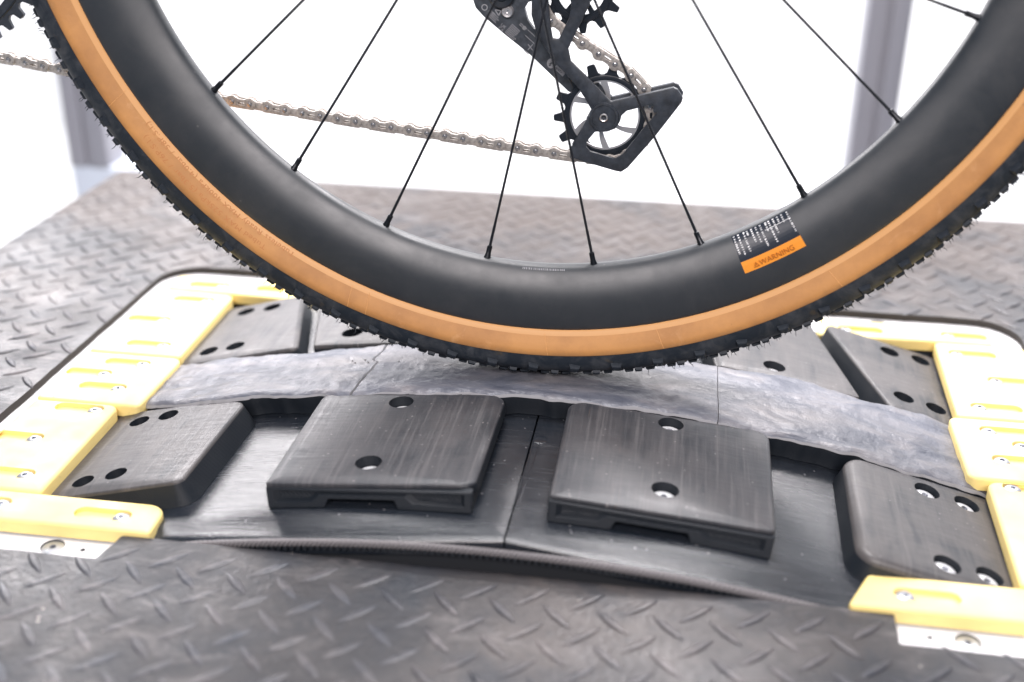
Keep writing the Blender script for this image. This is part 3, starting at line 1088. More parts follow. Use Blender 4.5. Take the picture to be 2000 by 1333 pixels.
def build_bike():
    bike = empty('bicycle', (0, 0, 0.037), label='rear wheel, chain and rear gear mechanism of a gravel bicycle standing on the drum', cat='bicycle')
    # ---- rim
    half = [(0.2740, 0.0), (0.2745, 0.0030), (0.2762, 0.0053), (0.2792, 0.0076), (0.2834, 0.0099), (0.2882, 0.0120), (0.2940, 0.0136), (0.3020, 0.0146), (0.3110, 0.0148), (0.3156, 0.0143), (0.3163, 0.0136), (0.3160, 0.0122), (0.3120, 0.0112), (0.3080, 0.0)]
    # finer profile
    def refine(p):
        out = []
        for i in range(len(p) - 1):
            p0 = p[max(i - 1, 0)]; p1 = p[i]; p2 = p[i + 1]; p3 = p[min(i + 2, len(p) - 1)]
            for t in (0, 0.5):
                out.append(tuple(0.5 * ((2 * p1[k]) + (-p0[k] + p2[k]) * t + (2 * p0[k] - 5 * p1[k] + 4 * p2[k] - p3[k]) * t * t + (-p0[k] + 3 * p1[k] - 3 * p2[k] + p3[k]) * t ** 3) for k in (0, 1)))
        out.append(p[-1])
        return out
    h2 = refine(half[:10]) + half[10:]
    prof = [(r, -y) for r, y in reversed(h2)] + h2[1:-1]
    prof.append(prof[0])
    bm = bmesh.new()
    ring_mesh(bm, prof, 288)
    bmesh.ops.remove_doubles(bm, verts=bm.verts, dist=1e-6)
    bmesh.ops.recalc_face_normals(bm, faces=bm.faces)
    rim = link('rim', finish_mesh(bm, 'rim', M['carbon_matte'], 60), bike)
    # ---- tyre casing
    bm = bmesh.new()
    tp = [(r, -y) for r, y in TREAD] + [(r, y) for r, y in reversed(TREAD[:-1])]
    ring_mesh(bm, tp, 300)
    bmesh.ops.recalc_face_normals(bm, faces=bm.faces)
    tyre = link('tyre', finish_mesh(bm, 'tyre', M['rubber_black'], 60), bike)
    for sg in (-1, 1):
        bm = bmesh.new()
        ring_mesh(bm, [(r, sg * y) for r, y in SIDE[:5]], 288, 1)
        ring_mesh(bm, [(r, sg * y) for r, y in SIDE[4:]] + [(0.3326, sg * 0.0200)], 288, 0)
        bmesh.ops.recalc_face_normals(bm, faces=bm.faces)
        link('sidewall', finish_mesh(bm, 'sidewall', [M['tan_sidewall'], M['tan_bead']], 60), tyre)
    # moulding lines across the tan wall
    bm = bmesh.new()
    for a in (-0.405, -0.365, 0.255, 0.62, -1.02, 0.02):
        pts = [wp(a + (r - 0.316) * 0.6, r, -(side_y(r) + 0.00005)) for r in (0.3160, 0.3190, 0.3230, 0.3270, 0.3300, 0.3322)]
        tube(bm, pts, 0.00018, 5)
    link('moulding_line', finish_mesh(bm, 'moulding_line', M['tan_bead'], 80), tyre, kind='stuff')
    # embossed lettering
    bm = bmesh.new()
    for txt, size, a0, r0, wlen in (("Tubeless Ready MAX 400kPa (4.0bar / 58P.S.I.)", 0.0044, radians(-31.0), 0.3178, 0.128), ("Tubed MAX 525kPa (5.3bar / 76P.S.I.)", 0.0046, radians(-34.3), 0.3238, 0.106)):
        me = text_mesh(txt, size, 1.08)
        w = max(v.co.x for v in me.vertices)
        k = wlen / w
        base = len(bm.verts)
        vs = []
        for v in me.vertices:
            a = a0 - v.co.x * k / r0
            r = r0 + v.co.y
            vs.append(bm.verts.new(wp(a, r, -(side_y(r) + 0.00025))))
        for p in me.polygons:
            try:
                bm.faces.new([vs[i] for i in p.vertices])
            except ValueError:
                pass
        bpy.data.meshes.remove(me)
    link('sidewall_lettering', finish_mesh(bm, 'sidewall_lettering', M['sidewall_print'], smooth=False), tyre)

    # ---- knobs
    def knob_mesh(name, l, w, h, tp_=0.78):
        bm = bmesh.new()
        P = [(-l, -w, -0.001), (l, -w, -0.001), (l, w, -0.001), (-l, w, -0.001), (-l * tp_, -w * tp_, h), (l * tp_, -w * tp_, h), (l * tp_, w * tp_, h), (-l * tp_, w * tp_, h)]
        v = [bm.verts.new(p) for p in P]
        for f in ((4, 5, 6, 7), (0, 1, 5, 4), (1, 2, 6, 5), (2, 3, 7, 6), (3, 0, 4, 7)):
            bm.faces.new([v[i] for i in f])
        bmesh.ops.bevel(bm, geom=[e for e in bm.edges if min(a.co.z for a in e.verts) > 0], offset=0.00045, segments=1, affect='EDGES')
        return finish_mesh(bm, name, M['rubber_black'], 20)
    kinds = {
        'shoulder': (knob_mesh('tread_knob_shoulder', 0.0038, 0.0028, 0.0024), 0.3415, 0.0194, radians(58)),
        'middle': (knob_mesh('tread_knob_middle', 0.0028, 0.0021, 0.0022), 0.3462, 0.0148, radians(40)),
        'inner': (knob_mesh('tread_knob_inner', 0.0034, 0.0016, 0.0024), 0.3486, 0.0088, radians(22)),
        'centre': (knob_mesh('tread_knob_centre', 0.0034, 0.0016, 0.0026), 0.3497, 0.0028, radians(6)),
    }
    NP = 76
    rest = bmesh.new()
    hair = bmesh.new()
    vis = 0
    for i in range(NP):
        for (kd, ph) in (('shoulder', 0.0), ('middle', 0.5), ('inner', 0.25), ('inner', 0.75), ('centre', 0.0), ('centre', 0.5)):
            for sg in (-1, 1):
                ph2 = ph + (0.0 if sg < 0 else 0.12)
                a = 2 * pi * (i + ph2) / NP
                if a > pi: a -= 2 * pi
                me, r, y, tilt = kinds[kd]
                p = wp(a, r, sg * y)
                rad = Vector((sin(a), 0, -cos(a)))
                tan = Vector((cos(a), 0, sin(a)))
                nrm = rad * cos(tilt) + Vector((0, sg, 0)) * sin(tilt)
                tw = random.uniform(-0.06, 0.06) + (0.18 * sg if kd != 'centre' else 0)
                tx = tan * cos(tw) + nrm.cross(tan) * sin(tw)
                ty = nrm.cross(tx)
                mt = Matrix(((tx.x, ty.x, nrm.x, p.x), (tx.y, ty.y, nrm.y, p.y), (tx.z, ty.z, nrm.z, p.z), (0, 0, 0, 1)))
                if abs(a) < radians(72) and (sg < 0 or kd == 'centre') and vis < 295:
                    link('tread_knob', me, tyre, mt)
                    vis += 1
                else:
                    b = len(rest.verts)
                    vs = [rest.verts.new(mt @ v.co) for v in me.vertices]
                    for q in me.polygons:
                        rest.faces.new([vs[k] for k in q.vertices])
                if abs(a) < radians(80):
                    for _ in range(random.choice((1, 2, 2))):
                        hgt = .0026
                        c0 = p + tx * random.uniform(-.0030, .0030) + ty * random.uniform(-.001, .001) + nrm * (hgt - .0003)
                        dr_ = (nrm + Vector((random.uniform(-.5, .5), random.uniform(-.3, .3), random.uniform(-.5, .5)))).normalized()
                        ln = random.uniform(.0016, .0040)
                        if abs(a) < radians(13):
                            continue
                        tube(hair, [c0, c0 + dr_ * ln * .6, c0 + (dr_ + Vector((random.uniform(-.3, .3), 0, random.uniform(-.3, .3)))).normalized() * ln], [.00026, .00022, .00008], 4)
    link('far_tread_knobs', finish_mesh(rest, 'far_tread_knobs', M['rubber_black'], 20), tyre, kind='stuff')
    link('rubber_vent_hairs', finish_mesh(hair, 'rubber_vent_hairs', M['rubber_black'], 60), tyre, kind='stuff')

    # ---- spokes and nipples
    phi0 = -2.48372548            # polar angle of the first nipple, 15 degrees apart
    sgn = [-1, -1, 1, 1]
    nb = bmesh.new()
    lathe(nb, [(0.0, 0.0082), (0.0013, 0.0082), (0.0018, 0.0077), (0.0018, 0.0022), (0.0021, 0.0018), (0.0021, 0.0006), (0.0025, 0.0), (0.0026, -0.0015)], 10)
    nip = finish_mesh(nb, 'nipple', M['nipple_black'], 40)
    for k in range(24):
        ang = phi0 + radians(15) * k
        nvec = Vector((cos(ang), 0, sin(ang)))
        p0 = Vector((0, 0, HZ)) + nvec * 0.2738
        near = (k % 2 == 0)
        off = 0.021 * sgn[k % 4]
        yh = -0.030 if near else 0.019
        # line in wheel plane with perpendicular distance `off` from the hub
        # off = n x d -> choose d pointing inwards
        al = math.asin(off / 0.2744)
        d = Matrix.Rotation(0, 3, 'Y') @ (-nvec)
        dx = -nvec.x * cos(al) - (-nvec.z) * sin(al)
        dz = -nvec.x * sin(al) + (-nvec.z) * cos(al)
        if (nvec.x * dz - nvec.z * dx) * off < 0:
            al = -al
            dx = -nvec.x * cos(al) - (-nvec.z) * sin(al)
            dz = -nvec.x * sin(al) + (-nvec.z) * cos(al)
        L = 0.272
        p1 = p0 + Vector((dx, 0, dz)) * L + Vector((0, yh, 0))
        dv = (p1 - p0).normalized()
        bm = bmesh.new()
        tube(bm, [p0 + dv * 0.004, p0 + dv * 0.020, p0 + dv * 0.026, p1], [0.00100, 0.00100, 0.00088, 0.00088], 8)
        link('spoke', finish_mesh(bm, 'spoke', M['spoke_black'], 60), rim)
        link('nipple', nip, rim, Matrix.Translation(p0) @ dv.to_track_quat('Z', 'Y').to_matrix().to_4x4())
    # hub (above the frame of the picture)
    bm = bmesh.new()
    mt = Matrix.Translation((0, 0, HZ)) @ Matrix.Rotation(pi / 2, 4, 'X')
    lathe(bm, [(0.0, 0.05), (0.010, 0.05), (0.011, 0.036), (0.025, 0.034), (0.026, 0.028), (0.016, 0.024), (0.014, 0.0), (0.016, -0.014), (0.026, -0.018), (0.027, -0.022), (0.018, -0.026), (0.018, -0.055), (0.0, -0.055)], 32, M_=mt)
    link('hub', finish_mesh(bm, 'hub', M['spoke_black'], 40), bike)

    # ---- warning sticker on the near rim face
    a0, a1 = radians(26.9), radians(34.9)
    def rim_y(r):
        P = h2
        for (a, ya), (b, yb) in zip(P, P[1:]):
            if a <= r <= b and b > a:
                return ya + (yb - ya) * (r - a) / (b - a)
        return 0.0151
    bm = bmesh.new()
    def patch(r0_, r1_, b0, b1, mat, lift=0.0002, nr=8, na=16):
        V = []
        for i in range(nr + 1):
            r = r0_ + (r1_ - r0_) * i / nr
            V.append([bm.verts.new(wp(b0 + (b1 - b0) * j / na, r - 0.0001, -(rim_y(r) + lift))) for j in range(na + 1)])
        for i in range(nr):
            for j in range(na):
                bm.faces.new([V[i][j], V[i][j + 1], V[i + 1][j + 1], V[i + 1][j]]).material_index = mat
    patch(0.2752, 0.2910, a0, a1, 0)
    patch(0.2911, 0.2987, a0, a1, 1)
    # tiny illegible print: rows of short strokes running across the rim
    rnd = random.Random(3)
    rows = 13
    for q in range(rows):
        am = a0 + (a1 - a0) * (q + 0.5 + (0.25 if q % 5 == 2 else 0)) / rows
        rr = 0.2756
        end = 0.2756 + rnd.choice((0.004, 0.0105, 0.0120, 0.0125, 0.0085))
        if q in (3, 10): end = 0.2785
        while rr < end:
            ln = rnd.uniform(0.0006, 0.0016)
            w = 0.00034
            for dd in ((-1, 1) if rnd.random() < .5 else (1,)):
                patch(rr, rr + 0.00060, am - w / 0.28 * 1.9, am + w / 0.28 * 1.5, 2, 0.0003, 1, 1)
            patch(rr, rr + ln * 0.7, am - 0.00012 / 0.28 + rnd.choice((-1, 1)) * w / 0.28, am + 0.00012 / 0.28, 2, 0.0003, 1, 1)
            rr += ln + 0.00012
    patch(0.2792, 0.2795, a0 + (a1 - a0) * .55, a1, 2, 0.0003, 1, 8)
    # WARNING lettering with a triangle sign
    me = text_mesh("WARNING", 0.0052, 1.05)
    w = max(v.co.x for v in me.vertices)
    kx = 0.0235 / w
    st = radians(29.05)
    vs = []
    for v in me.vertices:
        vs.append(bm.verts.new(wp(st + v.co.x * kx / 0.295, 0.2968 - v.co.y * 1.0, -(0.0151 + 0.0003))))
    for p in me.polygons:
        try:
            bm.faces.new([vs[i] for i in p.vertices]).material_index = 3
        except ValueError:
            pass
    bpy.data.meshes.remove(me)
    def sp(x, y, lift=0.00032):
        return bm.verts.new(wp(radians(28.62) + x / 0.295, 0.2968 - y, -(0.0151 + lift)))
    T0 = [(-0.0020, 0), (0.0020, 0), (0, 0.0035)]
    T1 = [(-0.00135, 0.00042), (0.00135, 0.00042), (0, 0.0027)]
    o_ = [sp(*p) for p in T0]
    i_ = [sp(*p) for p in T1]
    for k in range(3):
        bm.faces.new([o_[k], o_[(k + 1) % 3], i_[(k + 1) % 3], i_[k]]).material_index = 3
    for y0_, y1_ in ((0.00060, 0.0009), (0.0011, 0.0020)):
        bm.faces.new([sp(-.00018, y0_), sp(.00018, y0_), sp(.00018, y1_), sp(-.00018, y1_)]).material_index = 3
    link('warning_sticker', finish_mesh(bm, 'warning_sticker', [M['label_dark'], M['label_orange'], M['print_white'], M['label_ink']], smooth=False), rim)
    # tiny white print on the inner edge of the rim
    bm = bmesh.new()
    rnd = random.Random(5)
    a = radians(-2.1)
    while a < radians(3.7):
        w = rnd.uniform(0.0004, 0.0011) / 0.27
        patch(0.2757, 0.2767, a, a + w * 0.6, 0, 0.0003, 1, 1)
        a += w + (0.0025 if rnd.random() < .12 else 0.0010)
    link('rim_print', finish_mesh(bm, 'rim_print', M['print_grey'], smooth=False), rim, kind='stuff')

    # ---------------------------------------------------------------- drivetrain; (x, z) in mm from the hub, y in metres
    YC = 0.050
    def pin_path():
        C1, r1 = (-435.0, -75.0), 83.0
        C2, r2 = (36.3, -184.0), 31.0
        C3, r3 = (17.5, -103.5), 27.5
        pts = []
        for k in range(60):
            a = radians(180 + 84 * k / 59)
            pts.append((C1[0] + r1 * cos(a), C1[1] + r1 * sin(a)))
        pts += [(-393.3, -163.4), (-355.4, -168.9), (-300, -176.8), (-229.1, -185.9), (-180, -191.7), (-141, -196.2), (-65.5, -204.4), (-15, -210.1), (10.1, -212.6), (25, -213.6)]
        for k in range(40):
            a = radians(-88 + 108 * k / 39)
            pts.append((C2[0] + r2 * cos(a), C2[1] + r2 * sin(a)))
        pts += [(59.8, -161.6), (49.5, -154.3), (38.6, -147.7), (27.4, -141.4), (16.6, -135.0), (5.7, -128.4)]
        for k in range(30):
            a = radians(238 - 140 * k / 29)
            pts.append((C3[0] + r3 * cos(a), C3[1] + r3 * sin(a)))
        pts += [(30, -60), (45, -48)]
        return [Vector(p) for p in pts]
    path = pin_path()
    pins = [path[0]]
    seg = 0
    cur = path[0]
    P_ = 12.7
    i = 1
    prevp = path[0]
    while i < len(path):
        q = path[i]
        if (q - cur).length >= P_:
            # find point between prevp and q at distance P_ from cur
            lo, hi = 0.0, 1.0
            for _ in range(40):
                mid = (lo + hi) / 2
                if (prevp.lerp(q, mid) - cur).length < P_:
                    lo = mid
                else:
                    hi = mid
            cur = prevp.lerp(q, hi)
            pins.append(cur)
            prevp = cur
        else:
            prevp = q
            i += 1
    # chain: pins and rollers in one mesh, link plates as children
    bm = bmesh.new()
    for p in pins:
        c = Vector((p.x / 1000, YC, p.y / 1000 + HZ))
        mt = Matrix.Translation(c) @ Matrix.Rotation(pi / 2, 4, 'X')
        lathe(bm, [(0.0, 0.0036), (0.0009, 0.0036), (0.0012, 0.0034), (0.0018, 0.0033), (0.0018, 0.0031)], 10, M_=mt)
        lathe(bm, [(0.0037, 0.0011), (0.0037, -0.0011)], 12, M_=mt)
        lathe(bm, [(0.0018, -0.0031), (0.0018, -0.0034), (0.0, -0.0034)], 10, M_=mt)
    bmesh.ops.recalc_face_normals(bm, faces=bm.faces)
    chain = link('chain', finish_mesh(bm, 'chain', M['pin_metal'], 40), bike)

    def link_mesh(outer):
        # local x along the link in metres, local y: +y towards the inside of the loop, flat edge at -y
        r = 0.0044 if outer else 0.0040
        hgt = 0.0027 if outer else 0.0022
        pts = []
        fl = -0.0040 if outer else -0.0036
        for k in range(9):
            a = radians(205 - 150 * k / 8)
            pts.append((r * cos(a), r * sin(a)))
        pts += [(0.0045, hgt), (0.0082, hgt)]
        for k in range(9):
            a = radians(125 - 150 * k / 8)
            pts.append((0.0127 + r * cos(a), r * sin(a)))
        pts += [(0.0127 + 0.0028, fl), (-0.0028, fl)]
        pts = list(reversed(pts))
        holes = []
        if outer:
            holes.append((stadium(0.0041, 0.0086, -0.0006, 0.00085, 6), None))
        for x in (0, 0.0127):
            holes.append((circ(x, 0, 0.0019, 12), None))
        bm = bmesh.new()
        ys = ((0.0029, 0.0019),) if outer else ((0.0019, 0.0011),)
        for (yo, yi) in ys:
            for s in (-1, 1):
                b = prism(pts, 0.0004, yo, yi, 0.0003, holes=holes, bs=2, n=2, bottom=True)
                me = bpy.data.meshes.new('t')
                b.to_mesh(me)
                b.free()
                off = len(bm.verts)
                vs = [bm.verts.new((v.co.x, -s * v.co.z, v.co.y)) for v in me.vertices]
                for f in me.polygons:
                    bm.faces.new([vs[q] for q in f.vertices])
                bpy.data.meshes.remove(me)
        bmesh.ops.recalc_face_normals(bm, faces=bm.faces)
        return finish_mesh(bm, 'outer_link' if outer else 'inner_link', M['chain_metal'], 30)
    ml = (link_mesh(False), link_mesh(True))
    for k in range(len(pins) - 1):
        a, b = pins[k], pins[k + 1]
        d = (b - a).normalized()
        # inside of the loop is to the left of the travel direction
        lx = Vector((d.x, 0, d.y))
        lz = Vector((-d.y, 0, d.x))
        ly = lz.cross(lx)
        mt = Matrix(((lx.x, ly.x, lz.x, a.x / 1000), (lx.y, ly.y, lz.y, YC), (lx.z, ly.z, lz.z, a.y / 1000 + HZ), (0, 0, 0, 1)))
        link('outer_link' if k % 2 else 'inner_link', ml[k % 2], chain, mt)

    def plate(name, outline, rad, y_near, thick, mats, holes=(), parent=None, bev=0.0006, bs=2, n=4, cen=(0, 0), hn=()):
        """outline in mm (x,z); face towards -y at y_near"""
        P = [(x / 1000, z / 1000) for x, z in outline]
        H = [([(x / 1000, z / 1000) for x, z in h], d) for h, d in holes]
        b = prism(P, rad, 0, -thick, bev, holes=H, bs=bs, n=n, bottom=True)
        for v in b.verts:
            x, z, h = v.co
            v.co = (x, y_near - h, z + HZ)
        bmesh.ops.recalc_face_normals(b, faces=b.faces)
        return link(name, finish_mesh(b, name, mats, 30), parent)

    def gear(name, C, n, rp, rtip, rroot, holes, y, th, mat, parent, narrow=False, ph=0.0):
        out = []
        for k in range(n):
            a = 2 * pi * (k + ph) / n
            st_ = 2 * pi / n
            wtop = 0.13 if not narrow or k % 2 else 0.17
            for u, r in ((-0.42, rroot), (-0.27, rroot + (rtip - rroot) * .18), (-wtop, rtip - .35), (-wtop * .6, rtip), (wtop * .6, rtip), (wtop, rtip - .35), (0.27, rroot + (rtip - rroot) * .18), (0.42, rroot)):
                out.append((C[0] + r * cos(a + u * st_), C[1] + r * sin(a + u * st_)))
        return plate(name, out, 0.0001, y, th, mat, holes, parent, bev=0.0003, bs=1, n=1)

    # chainring
    C = (-435.0, -75.0)
    hs = []
    for k in range(5):
        a0_ = 2 * pi * k / 5 + 0.2
        lp = [(C[0] + r * cos(a), C[1] + r * sin(a)) for r, a in [(70, a0_ + 0.9 * t / 8) for t in range(9)] + [(45, a0_ + 0.9 - 0.9 * t / 8) for t in range(9)]]
        hs.append((lp, None))
    cr = gear('chainring', C, 41, 83, 85.9, 79.2, hs, YC - 0.0015, 0.003, M['derailleur_black'], bike, narrow=True)
    ringgrove = [(C[0] + 76.5 * cos(2 * pi * k / 90), C[1] + 76.5 * sin(2 * pi * k / 90)) for k in range(90)]
    ringh = [(C[0] + 75.3 * cos(2 * pi * k / 90), C[1] + 75.3 * sin(2 * pi * k / 90)) for k in range(90)]
    plate('chainring_rib', ringgrove, 0.0001, YC - 0.0022, 0.001, M['pulley_black'], [(ringh, None)], cr, bev=0.0002, bs=1, n=1)

    # derailleur
    der = empty('rear_derailleur_assembly', (0.0, 0.06, HZ - 0.1))
    bpy.data.objects.remove(der)
    body = [(-58, -92), (-56.5, -106), (-54.5, -112.6), (-52.6, -117.9), (-47.5, -123.1), (-34.5, -133.4), (-15.7, -147.2), (11.1, -171.0), (21, -172), (17, -162), (-2.0, -143), (-6, -134), (-7, -120), (-6, -92)]
    slot = [(-19.9, -117.0), (-17.5, -113.0), (-14.6, -112.0), (-13.0, -119.9), (-11.2, -130.5), (-13.5, -130.0), (-17.6, -124.6)]
    bd = plate('derailleur_body', body, [.002, .006, .004, .004, .006, .02, .02, .003, .003, .003, .003, .003, .003, .003], 0.0545, 0.005, M['body_grey'], [([(x, z) for x, z in reversed(slot)], None)], bike, bev=0.0008)
    # pivot boss and bolts
    def disc(name, c, prof, y, mat, parent, n=28):
        bm = bmesh.new()
        mt = Matrix.Translation((c[0] / 1000, y, c[1] / 1000 + HZ)) @ Matrix.Rotation(pi / 2, 4, 'X')
        lathe(bm, prof, n, M_=mt)
        bmesh.ops.recalc_face_normals(bm, faces=bm.faces)
        return link(name, finish_mesh(bm, name, mat, 35), parent)
    disc('pivot_boss', (-35.0, -108.5), [(0, .004), (.0038, .004), (.0042, .0028), (.0080, .0034), (.0088, .0028), (.0090, -.001)], 0.0545, M['pulley_black'], bd)
    disc('bolt', (-31.0, -119.3), [(0, .0006), (.0008, .0006), (.0010, .0016), (.0020, .0016), (.0024, .0024), (.0034, .0026), (.0040, .0018), (.0042, -.0005)], 0.0545, M['silver'], bd)
    # knuckle strip crossing the body
    plate('body_link', [(-14.5, -92), (-8.5, -92), (-5.5, -112), (-3.8, -128), (2.5, -142), (-2.5, -142.5), (-10.5, -133.0), (-14.6, -120)], .0015, 0.0485, 0.005, M['body_grey'], (), bd)
    # print on the body
    bm = bmesh.new()
    dvx, dvz = cos(radians(-40.5)), sin(radians(-40.5))
    def put(me, x, z, sz=1.0):
        vs = [bm.verts.new(((x / 1000) + (v.co.x * dvx - v.co.y * dvz) * sz, 0.0543, z / 1000 + HZ + (v.co.x * dvz + v.co.y * dvx) * sz)) for v in me.vertices]
        for p in me.polygons:
            try: bm.faces.new([vs[i] for i in p.vertices])
            except ValueError: pass
        bpy.data.meshes.remove(me)
    def quad(x, z, w, h, y=0.0543):
        c = [(0, 0), (w, 0), (w, h), (0, h)]
        bm.faces.new([bm.verts.new(((x + a * dvx - b * dvz) / 1000, y, (z + a * dvz + b * dvx) / 1000 + HZ)) for a, b in c])
    put(text_mesh("CE", 0.0042), -44.9, -120.2)
    put(text_mesh("UK", 0.0030), -36.0, -128.4)
    put(text_mesh("CA", 0.0030), -37.6, -130.4)
    rnd = random.Random(9)
    def lines(x, z, rows, wl, gap=1.15):
        for r_ in range(rows):
            x0 = x + (r_ * gap) * dvz
            z0 = z - (r_ * gap) * dvx
            t = 0
            w_ = wl * rnd.uniform(.75, 1)
            while t < w_:
                q = rnd.uniform(.5, 1.6)
                quad(x0 + t * dvx, z0 + t * dvz, q, 0.55)
                t += q + .28
    lines(-41.8, -120.2, 4, 6.5)
    lines(-28.3, -127.6, 7, 8.5)
    lines(-22.5, -126.8, 2, 5.0)
    lines(-17.5, -131.0, 1, 7.0)
    lines(-19.2, -134.6, 1, 7.5)
    lines(-37.5, -113.0, 2, 3.5)
    # small round sign, triangle sign and crossed bin
    def ring(cx, cz, r, w, n=18, seg_=(0, 2 * pi)):
        for k in range(n):
            a = seg_[0] + (seg_[1] - seg_[0]) * k / n
            b = seg_[0] + (seg_[1] - seg_[0]) * (k + 1) / n
            bm.faces.new([bm.verts.new(((cx + q * cos(t)) / 1000, 0.0543, (cz + q * sin(t)) / 1000 + HZ)) for q, t in ((r, a), (r, b), (r - w, b), (r - w, a))])
    ring(-19.8, -129.6, 1.4, 1.3)
    ring(-46.5, -117.3, 2.1, 0.6)
    tri = [(-39.5, -118.6), (-35.4, -119.0), (-37.0, -122.2)]
    for k in range(3):
        a, b = Vector(tri[k]), Vector(tri[(k + 1) % 3])
        d = (b - a).normalized()
        nn = Vector((-d.y, d.x)) * 0.32
        bm.faces.new([bm.verts.new((q.x / 1000, 0.0543, q.y / 1000 + HZ)) for q in (a + nn, b + nn, b - nn, a - nn)])
    for s in (-1, 1):
        a, b = Vector((-15.6 + s * 1.6, -142.0 + 1.9)), Vector((-15.6 - s * 1.6, -142.0 - 1.9))
        d = (b - a).normalized(); nn = Vector((-d.y, d.x)) * .22
        bm.faces.new([bm.verts.new((q.x / 1000, 0.0543, q.y / 1000 + HZ)) for q in (a + nn, b + nn, b - nn, a - nn)])
    quad(-20.2, -145.3 + 1.0, 4.2, 0.7, 0.0542)
    link('body_print', finish_mesh(bm, 'body_print', M['print_grey'], smooth=False), bd)
    # wireless rune disc and ANT+ tag
    bm = bmesh.new()
    bmesh.ops.create_circle(bm, cap_ends=True, segments=28, radius=0.0026, matrix=Matrix.Translation((-0.0016, 0.0542, HZ - 0.1522)) @ Matrix.Rotation(pi / 2, 4, 'X') @ Matrix.Scale(1.25, 4, (0, 1, 0)))
    for v in bm.verts:
        pass
    c0 = [(2.4, -152.9), (8.6, -158.2), (6.6, -160.5), (0.4, -155.2)]
    bm.faces.new([bm.verts.new((x / 1000, 0.0542, z / 1000 + HZ)) for x, z in c0])
    me = text_mesh("ANT+", 0.0021)
    vs = [bm.verts.new(((1.3 / 1000) + (v.co.x * dvx - v.co.y * dvz), 0.0540, -155.05 / 1000 + HZ + (v.co.x * dvz + v.co.y * dvx))) for v in me.vertices]
    for p in me.polygons:
        bm.faces.new([vs[i] for i in p.vertices]).material_index = 1
    bpy.data.meshes.remove(me)
    rune = [((-0.9, 1.0), (0.9, -0.8)), ((0.9, -0.8), (0, -1.9)), ((0, -1.9), (0, 1.9)), ((0, 1.9), (0.9, 0.8)), ((0.9, 0.8), (-0.9, -1.0))]
    for a, b in rune:
        a, b = Vector(a), Vector(b)
        d = (b - a).normalized(); nn = Vector((-d.y, d.x)) * .17
        f = bm.faces.new([bm.verts.new(((-1.6 + q.x * dvx - q.y * dvz) / 1000, 0.0540, (-152.2 + q.x * dvz + q.y * dvx) / 1000 + HZ)) for q in (a + nn, b + nn, b - nn, a - nn)])
        f.material_index = 1
    link('wireless_marks', finish_mesh(bm, 'wireless_marks', [M['print_grey'], M['label_dark']], smooth=False), bd)

    # cage plates (near one carries arms), window and axle hole
    cage = [(24.6, -92), (24.8, -108.1), (22.2, -115.1), (14.6, -131.5), (11.0, -139.8), (12.9, -147.6), (25.6, -158.9), (40.3, -172.9), (80.6, -161.6), (83.6, -162.8), (87.4, -168.4), (86.6, -171.5), (70.8, -195.0), (53.8, -217.4), (49.5, -220.6), (45.0, -219.9), (20.5, -213.9), (15.3, -212.2), (14.1, -207.0), (27.9, -179.2), (19.0, -165.5), (2.0, -148.0), (-5.5, -137.5), (-11.5, -124.0), (-13.5, -110.0), (-14.0, -92), (-3.4, -92), (-2.8, -110), (-0.9, -126), (0.6, -133.6), (4.6, -133.7), (10.6, -121.0), (12.2, -113.0), (10.5, -104), (10.0, -92)]
    rad = [.001] * len(cage)
    rad[10] = rad[9] = .0015
    win = [(25.4, -200.8), (30.8, -193.6), (38.7, -193.2), (44.2, -190.8), (47.2, -185.6), (47.9, -181.8), (51.2, -178.5), (58.0, -176.4), (66.7, -173.6), (68.3, -174.2), (68.6, -178.7), (71.4, -178.9), (64.3, -187.8), (49.9, -208.3), (45.3, -211.6), (27.9, -207.4), (25.2, -204.3)]
    def smooth_loop(p, r):
        return [(v.x * 1000, v.y * 1000) for v in rounded([(x / 1000, z / 1000) for x, z in p], r, 0, 3)]
    plate('cage_plate', cage, rad, 0.0415, 0.0028, M['derailleur_black'], [(smooth_loop(win, .0012), None)], bd, bev=0.0007)
    far = cage[6:20]
    plate('cage_plate', far + [(22.5, -163.0)], .001, 0.0562, 0.0026, M['derailleur_black'], [(smooth_loop(win, .0012), None)], bd, bev=0.0007)
    disc('axle_bolt', (36.3, -183.4), [(.0021, -.0005), (.0021, .0016), (.0024, .0020), (.0029, .0018), (.0031, .0009), (.0078, .0009), (.0082, .0015), (.0096, .0014), (.0100, .0003), (.0100, -.0004)], 0.0415, M['derailleur_black'], bd, 32)
    disc('axle_ring', (36.3, -183.4), [(.0017, -.0002), (.0018, .0022), (.0023, .0024), (.0027, .0021), (.0028, .0008)], 0.0413, M['silver'], bd, 24)
    disc('axle_hole', (36.3, -183.4), [(0, .0005), (.0017, .0005), (.0017, -.0005)], 0.0415, M['recess_dark'], bd, 16)
    # axle stub between plates
    disc('axle_stub', (36.3, -184.0), [(.0060, .007), (.0060, -.007)], YC, M['derailleur_black'], bd, 20)
    # lower pulley: black toothed ring, silver spider
    C2 = (36.3, -184.0)
    jp = gear('jockey_wheel', C2, 14, 31, 34.6, 27.2, [(circ(C2[0], C2[1], 23.6, 60), None)], YC - 0.0011, 0.0022, M['pulley_black'], bd, narrow=True, ph=0.22)
    spid = [(circ(C2[0], C2[1], 4.0, 24), None)]
